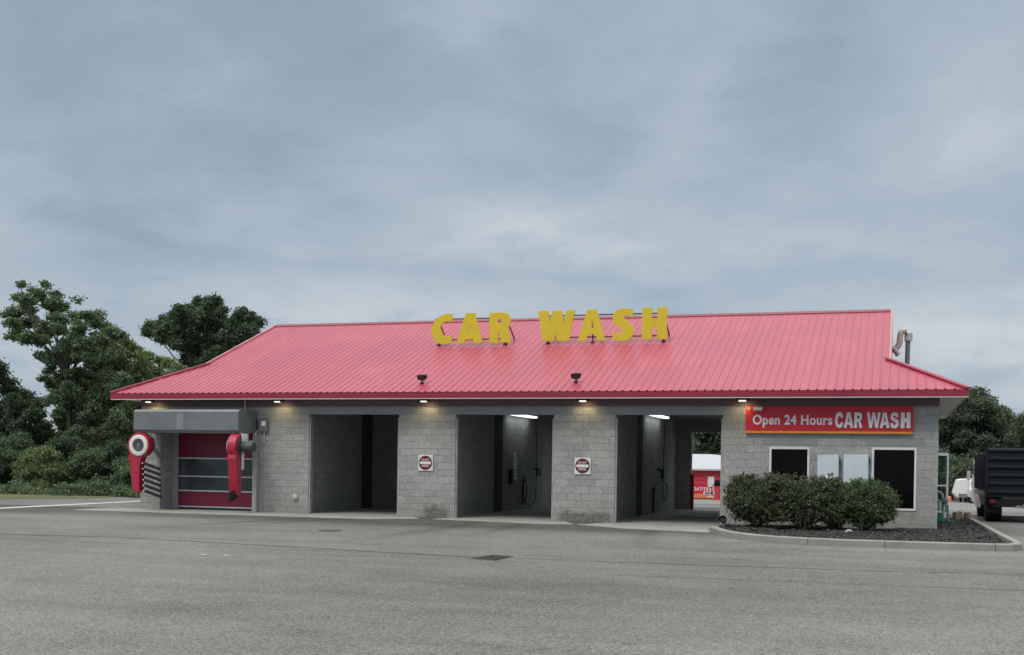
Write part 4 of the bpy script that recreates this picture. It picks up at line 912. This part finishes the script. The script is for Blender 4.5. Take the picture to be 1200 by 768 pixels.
# small ground lights / stones near the shrubs
t = thing('ground_light', 'small grey round landscape light beside the leftmost shrub', 'lamp', (-4.15, -2.6, .1))
MB().lathe((-4.12, -2.45, .28), (0, -1, .3), [(0, .0), (0, .08), (.14, .10), (.15, .095), (.10, .08), (.10, 0)], 18).build('lamp_head', M['truck_black'], t, smooth=True); MB().tube([(-4.12, -2.45, .05), (-4.12, -2.47, .25)], .02, 8).build('stem', M['grey_post'], t)
st2 = MB().lathe((-1.0, -2.9, .1), (0, 0, 1), [(0, .10), (.04, .09), (.07, .05), (.08, 0)], 7).build('stone', M['slab']); tag(st2, 'pale flat stone on the mulch below the right shrub', 'stone')
# timber posts at the back of the bed
for (x, y, lab, hh) in ((1.93, 6.9, 'short weathered timber post next to the open glass door', .34), (2.27, 7.1, 'short weathered timber post nearest the kerb end', .33)):
    o = MB().tube([(x, y, .0), (x, y, hh*.9), (x, y, hh)], [.115, .11, .095], 12).build('timber_post', M['stump'], smooth=True); tag(o, lab, 'post', 'timber posts behind the bed')
o = MB().box(2.03, 2.15, 7.6, 7.75, 0, .34).build('concrete_block', M['kerb'], bevel=.01); tag(o, 'pale concrete block standing between the two timber posts', 'block')
# open glass door at the side wall
gd = thing('glass_door', 'open glass door in a pale frame at the right side wall', 'door', (1.14, 7.0, 0))
p0 = Vector((1.14, 7.1, 0)); p1 = Vector((1.70, 7.75, 0)); dd = (p1-p0).normalized(); Wd = (p1-p0).length; nn_ = Vector((-dd.y, dd.x, 0))
def dpl(s0, s1, z0, z1, th=.022):
    c_ = p0+dd*(s0+s1)/2+Vector((0, 0, (z0+z1)/2)); return (c_, dd, nn_, (0, 0, 1), (s1-s0)/2, th, (z1-z0)/2)
f = MB()
for s0, s1, z0, z1 in ((0, .07, .08, 2.22), (Wd-.08, Wd, .08, 2.22), (.07, Wd-.08, 2.13, 2.22), (.07, Wd-.08, .08, .3), (.07, Wd-.08, 1.14, 1.19)): f.obox(*dpl(s0, s1, z0, z1))
f.build('frame', M['white'], gd); MB().obox(*dpl(.07, Wd-.08, 1.19, 2.13, .004)).obox(*dpl(.07, Wd-.08, .3, 1.14, .004)).build('pane', M['door_glass'], gd)
MB().tube([p0+dd*(Wd-.14)+nn_*-.03+Vector((0,0,.75)), p0+dd*(Wd-.18)+nn_*-.08+Vector((0,0,.75)), p0+dd*(Wd-.18)+nn_*-.08+Vector((0,0,1.1)), p0+dd*(Wd-.14)+nn_*-.03+Vector((0,0,1.1))], .014, 8).build('handle', M['alu'], gd)
gm = thing('gas_meter', 'grey-green gas meter and bent pipes at the right wall corner', 'gas meter', (1.35, 5.2, 0))
MB().tube([(1.22,5.2,1.0),(1.34,5.2,1.0),(1.44,5.2,.92),(1.46,5.2,.78),(1.46,5.2,.1)], .045, 10).tube([(1.46,5.2,.62),(1.6,5.3,.6),(1.62,5.3,.1)], .035, 10).build('pipe', M['pipe_green'], gm, smooth=True)
MB().box(1.20, 1.38, 5.1, 5.35, .42, .78).build('meter_body', M['pipe_green'], gm, bevel=.03); MB().lathe((1.52, 5.15, .72), (0,-1,0), [(0,.09),(.06,.09),(.08,.05),(.08,0)], 16).build('regulator', M['galv'], gm)
gh = thing('hose_reel', 'green hose reel on the mulch beside the gas meter', 'hose reel', (1.32, 4.5, .1))
MB().box(1.17, 1.45, 4.4, 4.7, .12, .38).build('case', M['green'], gh, bevel=.03); MB().box(1.17, 1.42, 4.38, 4.72, .385, .43).build('lid', M['white'], gh)
MB().tube([(1.45, 4.45, .2), (1.6, 4.4, .14), (1.75, 4.6, .13), (1.65, 4.9, .13)], .018, 6).build('hose', M['green'], gh)

# ---------------------------------------------------------------- dump truck
TX, TY = 2.86, 8.0
tk = thing('dump_truck', 'black high-sided stake-body truck parked at the right edge, tailgate toward the camera', 'truck', (TX+1.15, TY+2.7, 0))
TW = 2.3; TL = 4.3; zb0, zb1 = 1.0, 2.33
bdy = MB(); bdy.box(TX+.03, TX+TW-.03, TY+.05, TY+TL, zb0-.04, zb0+.06); bdy.box(TX+.02, TX+.05, TY+.05, TY+TL, zb0, zb1-.18); bdy.box(TX+TW-.05, TX+TW-.02, TY+.05, TY+TL, zb0, zb1-.12); bdy.box(TX+.05, TX+TW-.05, TY+TL-.04, TY+TL, zb0, zb1-.12)
bdy.build('bed', M['truck_black'], tk)
for i in range(7):
    y = TY+.25+i*(TL-.4)/6; MB().box(TX-.09, TX+.018, y-.05, y+.05, zb0+.05, zb1-.16+(.02 if i else 0)).build('stake', M['truck_black'], tk)
tg = MB(); tg.box(TX+.0, TX+TW, TY-.01, TY+.04, zb0-.18, zb1)
tgo = tg.build('tailgate', M['truck_black'], tk)
for i in range(6):
    z = zb0-.02+i*.27; MB().add([(TX+.05,TY-.012,z-.06),(TX+TW-.05,TY-.012,z-.06),(TX+TW-.05,TY-.07,z-.03),(TX+.05,TY-.07,z-.03),(TX+.05,TY-.07,z+.02),(TX+TW-.05,TY-.07,z+.02),(TX+.05,TY-.012,z+.07),(TX+TW-.05,TY-.012,z+.07)], [(0,1,2,3),(3,2,5,4),(4,5,7,6),(0,3,4,6),(1,7,5,2)]).build('rib', M['truck_black'], tgo)
MB().box(TX-.03, TX+.06, TY-.06, TY+.1, zb0-.2, zb1+.02).build('corner_post', M['truck_black'], tk)
MB().box(TX-.06, TX+.0, TY+.15, TY+TL+.3, zb0-.14, zb0+.0).build('side_rail', M['rail_grey'], tk)
MB().box(TX+.35, TX+.47, TY+.1, TY+5.3, .62, .84).box(TX+TW-.47, TX+TW-.35, TY+.1, TY+5.3, .62, .84).box(TX+.2, TX+TW-.2, TY+.05, TY+.15, .5, .75).build('chassis', M['black'], tk)
for xx in (TX+.05, TX+TW-.5): MB().box(xx, xx+.45, TY+.3, TY+.33, .3, .9).build('mud_flap', M['rubber'], tk)
MB().box(TX+.9, TX+1.4, TY-.12, TY+.1, .48, .56).lathe((TX+1.15, TY-.2, .52), (0,0,1), [(0,.05),(.08,.05),(.1,.03),(.1,0)], 12).build('hitch', M['rail_grey'], tk)
def wheel(x, y, w, r=.44):
    wh = MB().lathe((x, y, r), (1, 0, 0), [(0, .2), (0, r-.05), (.03, r), (w-.03, r), (w, r-.05), (w, .2)], 32).build('wheel', M['rubber'], tk, smooth=True)
    MB().lathe((x+.02 if x < TX+1 else x+w-.02, y, r), (-1 if x < TX+1 else 1, 0, 0), [(-.05, .26), (0, .26), (-.04, .2), (-.06, .1), (.02, .08), (.02, 0)], 24).build('rim', M['galv'], wh, smooth=True)
wheel(TX+.06, TY+1.1, .5); wheel(TX+TW-.56, TY+1.1, .5); wheel(TX+.1, TY+5.35, .27); wheel(TX+TW-.37, TY+5.35, .27)
for xx in (TX+.12, TX+TW-.3): MB().box(xx, xx+.18, TY+.0, TY+.045, .62, .74).build('tail_light', M['dne_red'], tk, bevel=.01)
cabp = [(TY+4.5, .45), (TY+4.5, 2.02), (TY+4.8, 2.1), (TY+5.5, 2.06), (TY+5.8, 1.6), (TY+6.5, 1.4), (TY+6.6, .5)]
MB().prism(cabp, TX-.04, TX+TW-.04, fx=lambda p, y: (y, p[0], p[1])).build('cab', M['white'], tk, bevel=.05)
MB().box(TX-.048, TX-.043, TY+4.75, TY+5.5, 1.45, 1.9).build('cab_window', M['smoke_vinyl'], tk)
MB().box(TX-.26, TX-.14, TY+5.55, TY+5.65, 1.3, 1.65).tube([(TX-.15,TY+5.6,1.5),(TX-.03,TY+5.6,1.45)], .015, 6).build('mirror', M['white'], tk, bevel=.02)
MB().box(TX-.08, TX+.02, TY+2.3, TY+3.6, .40, .84).build('fuel_tank', M['white'], tk, bevel=.02)

# ---------------------------------------------------------------- far things behind
def gpt(u, v):
    d = _f+CR*((u-600)/FPX)-CU*((v-PY)/FPX); c_ = Vector((0, -CD, CH)); k_ = 30.
    for i in range(4000):
        p_ = c_+d*k_
        if p_.z <= gz(p_.y): return p_
        k_ += .05
    return p_
p = at(1123, 580, Y=74); cx_, cy_ = p.x, p.y; g0 = gz(cy_)
cp_ = thing('camper_trailer', 'small white camper trailer parked beyond the lot, right of the building', 'trailer', (cx_, cy_, g0))
ww = 2.2
sh = [(-.1, .42), (-.35, .75), (-.05, 1.92), (.3, 2.0), (1.55, 2.06), (2.2, 1.98), (2.3, 1.2), (2.25, .42)]
MB().prism([(cx_+a_, g0+b_) for a_, b_ in sh], cy_, cy_+4.2).build('body', M['white'], cp_, bevel=.06)
MB().prism([(cx_+a_, g0+b_) for a_, b_ in ((.05,.44),(-.0,.75),(1.9,.75),(1.95,.44))], cy_-.03, cy_-.005).build('skirt_panel', M['galv'], cp_)
MB().box(cx_+1.0, cx_+1.7, cy_-.03, cy_-.01, g0+1.1, g0+1.6).build('window', M['offwhite'], cp_)
MB().lathe((cx_+.2, cy_+2, g0+.33), (1, 0, 0), [(0, .1), (0, .33), (.2, .33), (.2, .1)], 20).lathe((cx_+1.9, cy_+2, g0+.33), (1, 0, 0), [(0, .1), (0, .33), (.2, .33), (.2, .1)], 20).build('wheel', M['rubber'], cp_)
MB().beam((cx_+.9, cy_, g0+.45), (cx_+.9, cy_-1.1, g0+.45), .1).build('drawbar', M['black'], cp_)
o = MB().lathe((cx_-.75, cy_-1, g0), (0, 0, 1), [(0, .22), (.05, .2), (.5, .14), (.55, .05), (.55, 0)], 12).build('traffic_drum', mat('orange_plastic', (.6,.16,.08), .5)); tag(o, 'small orange-pink drum beside the white camper trailer', 'drum')
p = at(1137.5, 580, Y=66); vx, vy = p.x, p.y; g1 = gz(vy)
vn = thing('pickup_truck', 'white pickup truck mostly hidden between camper trailer and black truck', 'pickup', (vx+1, vy, g1))
MB().prism([(vy, g1+.45), (vy, g1+1.05), (vy+2, g1+1.15), (vy+2.1, g1+1.8), (vy+3.7, g1+1.8), (vy+4.2, g1+1.15), (vy+5.3, g1+1.05), (vy+5.3, g1+.45)], vx, vx+1.9, fx=lambda p_, y: (y, p_[0], p_[1])).build('body', M['white'], vn, bevel=.05)
MB().box(vx+.15, vx+1.75, vy+2.02, vy+2.05, g1+1.2, g1+1.7).build('rear_window', M['black'], vn)
for a_ in (vy+1, vy+4.2):
    for b_ in (vx, vx+1.68): MB().lathe((b_, a_, g1+.36), (1, 0, 0), [(0, .1), (0, .36), (.22, .36), (.22, .1)], 20).build('wheel', M['rubber'], vn)
MB().box(vx+.02, vx+.3, vy-.03, vy, g1+.75, g1+.95).build('tail_light', M['sign_red'], vn)
# red rental shed seen through the third bay
p = gpt(800, 584.8); sy = p.y; sg = gz(sy)
A_ = at(790, 584.8, Y=sy).x; B_ = at(905, 584.8, Y=sy).x; z1 = at(825, 551.5, Y=sy).z; z2 = at(825, 532.5, Y=sy+4).z
sh_ = thing('red_shed', 'long red shed with pale roof seen through the third open bay', 'shed', ((A_+B_)/2, sy, sg))
wb = MB(); wb.box(A_, B_, sy, sy+7, sg, z1); wb.build('wall', M['shed_red'], sh_)
sr = MB()
for i in range(7): z = sg+(z1-sg)*(i+.6)/7; sr.box(A_, B_, sy-.012, sy-.001, z-.012, z+.012)
sr.build('siding_seams', M['post_red'], sh_)
xe = at(832, 534, Y=sy+3).x
rb = MB(); e0, e1 = sy-.4, sy+7.4; mz = z2
rb.add([(A_-.3,e0,z1),(B_+.3,e0,z1),(B_+.3,e1,z1),(A_-.3,e1,z1),(A_-.3,sy+3.5,mz),(xe,sy+3.5,mz),(A_-.3,e0,z1+.12),(B_+.3,e0,z1+.12),(B_+.3,e1,z1+.12),(A_-.3,e1,z1+.12),(xe+2.6,sy+3.5,(mz+z1)/2+.35)],
       [(0,1,7,6),(1,2,8,7),(2,3,9,8),(6,7,10,5,4),(7,8,10),(8,9,4,5,10),(3,0,6,4,9)])
rb.build('roof', M['shed_roof'], sh_)
dx0 = at(829.5, 570, Y=sy).x; dx1 = at(837, 570, Y=sy).x
MB().box(dx0, dx1, sy-.06, sy-.015, at(830, 571, Y=sy).z, at(830, 558.6, Y=sy).z).build('door', M['white'], sh_)
bx0, bx1 = at(806, 575, Y=sy-.3).x, at(838.5, 575, Y=sy-.3).x; bz0, bz1, bz2 = at(820, 584, Y=sy-.3).z, at(820, 578.7, Y=sy-.3).z, at(820, 570.6, Y=sy-.3).z
bn_ = thing('banner', 'red and orange banner reading BOAT/TRAILER along the red shed', 'banner', ((bx0+bx1)/2, sy-.3, bz0))
MB().box(bx0, bx1, sy-.3, sy-.27, bz1, bz2).build('panel', M['sign_red'], bn_); MB().box(bx0, bx1, sy-.3, sy-.27, bz0, bz1-.005).build('strip', mat('banner_orange', (.62,.20,.08), .6), bn_)
text('lettering', 'BOAT/TRAIL', at(809, 575, Y=sy-.3).x, at(838, 575, Y=sy-.3).x, at(820, 575.2, Y=sy-.3).z, at(820, 571.3, Y=sy-.3).z, sy-.302, .01, M['sign_white'], bn_, .02, 1.1)
MB().box(at(824.5,575,Y=sy-.3).x, bx1, sy-.32, sy-.305, at(820,579.6,Y=sy-.3).z, at(820,576,Y=sy-.3).z).build('plate', M['white'], bn_)
text('lettering', 'RENT', at(826,575,Y=sy-.3).x, at(836.5,575,Y=sy-.3).x, at(820,579,Y=sy-.3).z, at(820,576.6,Y=sy-.3).z, sy-.322, .01, M['black'], bn_, .03)
MB().box(at(829,575,Y=sy-.3).x, at(837,575,Y=sy-.3).x, sy-.31, sy-.302, at(820,582.6,Y=sy-.3).z, at(820,580.8,Y=sy-.3).z).build('price_plate', mat('cream', (.65,.52,.35), .6), bn_)
p = gpt(839.5, 586.5); qx, qy, qz = p.x, p.y, gz(p.y)
vp_ = thing('vacuum_station', 'red pillar vacuum station with dark hood in front of the shed', 'vacuum', (qx, qy, qz))
MB().tube([(qx, qy, qz), (qx+.03, qy, qz+1.0)], [.17, .14], 16).build('pillar', M['shed_red'], vp_, smooth=True)
MB().lathe((qx+.03, qy, qz+.95), (0, 0, 1), [(0, .18), (.08, .22), (.25, .2), (.38, .12), (.42, 0)], 18).build('hood', M['dark_room'], vp_, smooth=True)
MB().box(qx-.3, qx+.28, qy-.25, qy+.25, qz, qz+.1).build('base', M['shed_red'], vp_)
MB().tube([(qx-.1, qy-.2, qz+1.1), (qx-.28, qy-.25, qz+.9), (qx-.27, qy-.25, qz+.4), (qx-.1, qy-.2, qz+.3)], .03, 6).build('hose', M['rubber'], vp_)
p = gpt(843, 586); qx, qy, qz = p.x, p.y+1.5, gz(p.y+1.5)
ca = [(qx+.85*math.cos(R(a)), qz+1.15+.85*math.sin(R(a))) for a in range(180, -1, -15)]+[(qx+.85, qz), (qx+.6, qz)]+[(qx+.6*math.cos(R(a)), qz+1.1+.6*math.sin(R(a))) for a in range(0, 181, 15)]+[(qx-.6, qz), (qx-.85, qz)]
tag(MB().prism(ca, qy, qy+1.6).build('canopy_arch', M['white']), 'white arched canopy behind the red vacuum station', 'canopy')

# ---------------------------------------------------------------- trees and thickets
def px_tree(label, base_px, Y, clumps, n, size, m, seed, r0=.2, name='tree', cat='tree', group=None, dy=1.1, shell=.25, twig=.5, per=30, m2=None):
    """clumps given as measured (u, v, r_px, optional depth offset) at depth Y"""
    ppm = FPX/((Y+CD)*math.cos(YAW)); C = []; rr = random.Random(seed)
    for c_ in clumps:
        u, v_, r_ = c_[:3]; off = c_[3] if len(c_) > 3 else rr.uniform(-dy, dy); q = at(u, v_, Y=Y+off); r_m = r_/ppm*1.02
        C.append((q.x, q.y, q.z, r_m*.78, r_m*.8, r_m*.66))
        for k_ in range(4 if len(clumps) > 30 else 8):
            e1 = Vector((rr.gauss(0, 1), rr.gauss(0, 1), rr.gauss(0, .8))).normalized()*r_m*rr.uniform(.55, 1.18); sz_ = r_m*rr.uniform(.12, .36)
            C.append((q.x+e1.x, q.y+e1.y, q.z+e1.z, sz_, sz_, sz_*.72))
    b = at(*base_px, Y=Y); b.z = gz(Y); t = thing(name, label, cat, (b.x, Y, b.z), group)
    limbs(b, C[::27] if len(C) > 400 else C[::18], r0*.6, seed, t, twigs=2)
    leaves_mesh('crown', C, n, size, seed, m, t, twig, shell, .5, per)
    return t
G_ = 'trees behind the lawn'
P1 = [(8,388),(4,368),(14,350),(20,337),(30,331),(43,333),(48,341),(62,337),(76,344),(80,356),(77,372),(86,369),(89,355),(101,355),(112,368),(124,370),(128,382),(140,390),(150,402),(152,440),(150,480),(140,530),(66,530),(62,480),(52,458),(48,445),(54,430),(42,412),(46,400),(28,406),(18,400)]
px_tree('tall broadleaf tree with loose airy crown at the left edge, highest on the left side', (85, 583), 15,
        fill(P1, 95, 6, 13, 1)+[(12,396,5),(7,380,4),(26,334,4),(54,334,4),(92,352,4),(118,366,4)], 76000, .14, M['leafA'], 21, .22, shell=.0, twig=.26, per=30, dy=1.8, group=G_)
P2 = [(104,395),(116,382),(130,380),(142,388),(152,400),(166,409),(186,414),(200,419),(216,427),(244,431),(240,442),(200,455),(180,470),(176,520),(104,520)]
px_tree('bushy yellow-green tree spreading right toward the roof corner', (150, 583), 17, fill(P2, 75, 6, 13, 2), 66000, .14, M['leafC'], 22, .18, shell=.0, twig=.26, per=30, dy=1.6, group=G_)
P3 = [(168,388),(174,379),(184,376),(193,371),(203,368),(205,356),(222,354),(231,349),(242,346),(256,349),(264,358),(266,374),(273,369),(281,364),(293,363),(309,371),(307,384),(296,392),(286,402),(268,408),(266,428),(212,432),(210,408),(194,402),(180,399)]
px_tree('dark round-crowned tree rising behind the left slope of the roof', (240, 583), 26, fill(P3, 62, 6, 12, 3), 60000, .17, M['leafB'], 23, .22, shell=.0, twig=.3, per=30, dy=1.8, group=G_)
P4 = [(66,450),(84,440),(110,436),(140,440),(170,450),(186,470),(190,540),(70,545),(62,490)]
px_tree('dark vine-hung tree standing behind the left roof corner', (120, 583), 21, fill(P4, 60, 8, 15, 4), 60000, .16, M['leafB'], 24, .22, shell=.0, twig=.3, per=30, dy=1.6, group=G_)
P5 = [(-40,425),(-8,424),(0,440),(10,440),(16,454),(36,455),(46,462),(56,474),(64,500),(66,560),(-45,560)]
px_tree('dark tree filling the far left edge below the airy crown', (12, 583), 17, fill(P5, 62, 8, 15, 5)+[(-2,428,6),(2,436,5)], 60000, .15, M['leafB'], 25, .2, shell=.0, twig=.3, per=30, dy=1.6, group=G_)
# thicket of big shrubs along the lawn
hz = [(-20,535,34,'leafA','leafy thicket shrub cut by the left picture edge'),(18,530,28,'leafA','broad mid-green thicket shrub nearest the left picture edge'),(50,545,26,'leafC','yellowish thicket shrub third from the left edge'),(80,530,26,'leafB','dark thicket shrub under the tall airy tree'),
      (105,548,24,'leafA','green thicket shrub midway between picture edge and building'),(132,540,26,'leafB','dark thicket shrub left of the building corner'),(155,555,20,'leafA','green thicket shrub just left of the red blower'),(182,545,26,'leafB','dark thicket shrub hidden mostly by the building corner')]
for i, (u, v_, r_, mk, lab) in enumerate(hz):
    cl_ = [(u, v_, r_*.75), (u-r_*.6, v_+8, r_*.6), (u+r_*.6, v_+6, r_*.6), (u, v_+26, r_*.75), (u-r_*.7, v_+32, r_*.5), (u+r_*.7, v_+32, r_*.5), (u+4, v_-r_*.5, r_*.45), (u-10, v_-r_*.35, r_*.4)]
    px_tree(lab, (u, 583), 11.5+(i % 2)*1.2, cl_, 32000, .11, M[mk], 60+i, .08, 'thicket_shrub', 'shrub', 'thicket shrubs along the lawn', .8, .2, .28, 24)
# low weeds along the lawn edge
wd = []; r5 = random.Random(9)
for k in range(40):
    u = -30+k*6; q = at(u, 584-u*.006, Y=9.3+r5.uniform(-.5, .5)); hh = r5.uniform(.1, .42); wd.append((q.x, q.y+r5.uniform(0, 1.2), hh*.6, .5, .5, hh))
o = leaves_mesh('undergrowth', wd, 14000, .12, 77, M['leafA'], None, .25, .3); o['kind'] = 'stuff'; tag(o, 'low weeds and brambles at the foot of the thicket', 'undergrowth')
# belt further left/behind so that no horizon shows
for i, (u, Y, lab) in enumerate(((0, 34, 'background tree far behind the left thicket, at the picture edge'), (95, 36, 'background tree far behind the left thicket, below the airy crown'), (185, 40, 'background tree far behind the roof corner'))):
    px_tree(lab, (u, 583), Y, [(u, 505, 26), (u-28, 520, 26), (u+28, 515, 26), (u, 545, 32), (u-34, 552, 28), (u+34, 552, 28)], 16000, .3, M['leafB'], 90+i, .2, group='trees behind the lawn', shell=.4)
# right-hand wood beyond the lot
RT = [((1115, 583), 100, fill([(1088,475),(1100,470),(1112,463),(1118,466),(1126,458),(1137,458),(1142,464),(1152,463),(1158,470),(1164,478),(1166,492),(1172,505),(1168,545),(1095,550)], 60, 5, 10, 6)+[(1131,455,3),(1146,460,3),(1160,470,3)], 'leafR', 34000, 'dense dark tree just right of the building corner, its crown the highest there'),
      ((1172, 583), 104, fill([(1160,482),(1168,477),(1177,478),(1184,485),(1189,496),(1192,520),(1190,550),(1155,550),(1160,505)], 26, 4, 8, 7), 'leafR', 22000, 'thin-topped tree above the black truck'),
      ((1205, 583), 98, fill([(1186,506),(1192,494),(1199,487),(1212,486),(1228,495),(1240,520),(1235,555),(1180,555)], 34, 5, 10, 8), 'leafR', 22000, 'tree cut by the right picture edge above the truck'),
      ((1132, 583), 84, [(1122,560,10),(1133,554,11),(1143,560,10),(1128,568,10),(1140,570,10)], 'leafR', 12000, 'low light-green bush behind the white camper trailer'),
      ((1105, 583), 92, [(1100,545,18),(1118,548,16),(1108,568,16),(1150,550,14),(1160,562,14),(1175,560,16),(1195,562,16),(1090,560,16)], 'leafB', 18000, 'dark undergrowth mass of shrubs below the right-hand wood')]
for i, (b_, Y, cl_, mk, n_, lab) in enumerate(RT):
    px_tree(lab, b_, Y, cl_, int(n_*2), .27, M[mk], 130+i, .25, group='wood beyond the lot', shell=.2, twig=.8, dy=2.5, per=40)
# trees behind the red shed
for i, (u, lab) in enumerate(((800, 'dark tree behind the left of the red shed roof'), (828, 'dark tree behind the middle of the red shed roof'), (856, 'dark tree behind the right end of the red shed roof'))):
    px_tree(lab, (u, 583), 88+i*3, [(u, 520, 15), (u-8, 505, 13), (u+8, 508, 13), (u, 495, 12), (u-10, 540, 16), (u+10, 540, 16), (u, 560, 18)], 12000, .4, M['leafB'], 160+i, .25, group='trees behind the red shed', shell=.3, twig=1., dy=2)

# the far-off wood that closes the view behind everything
fw = []; r7 = random.Random(12)
for k in range(170):
    x = -150+k*1.75; y = 122+r7.uniform(-5, 5); hh = r7.uniform(1.6, 3.1)
    fw.append((x, y, gz(y)+hh, 2.6, 2.4, hh)); 
o = leaves_mesh('distant_wood', fw, 90000, .55, 79, M['leafR'], None, .9, .2, per=30); o['kind'] = 'stuff'; tag(o, 'distant low wood reading as one mass beyond the lot', 'wood')
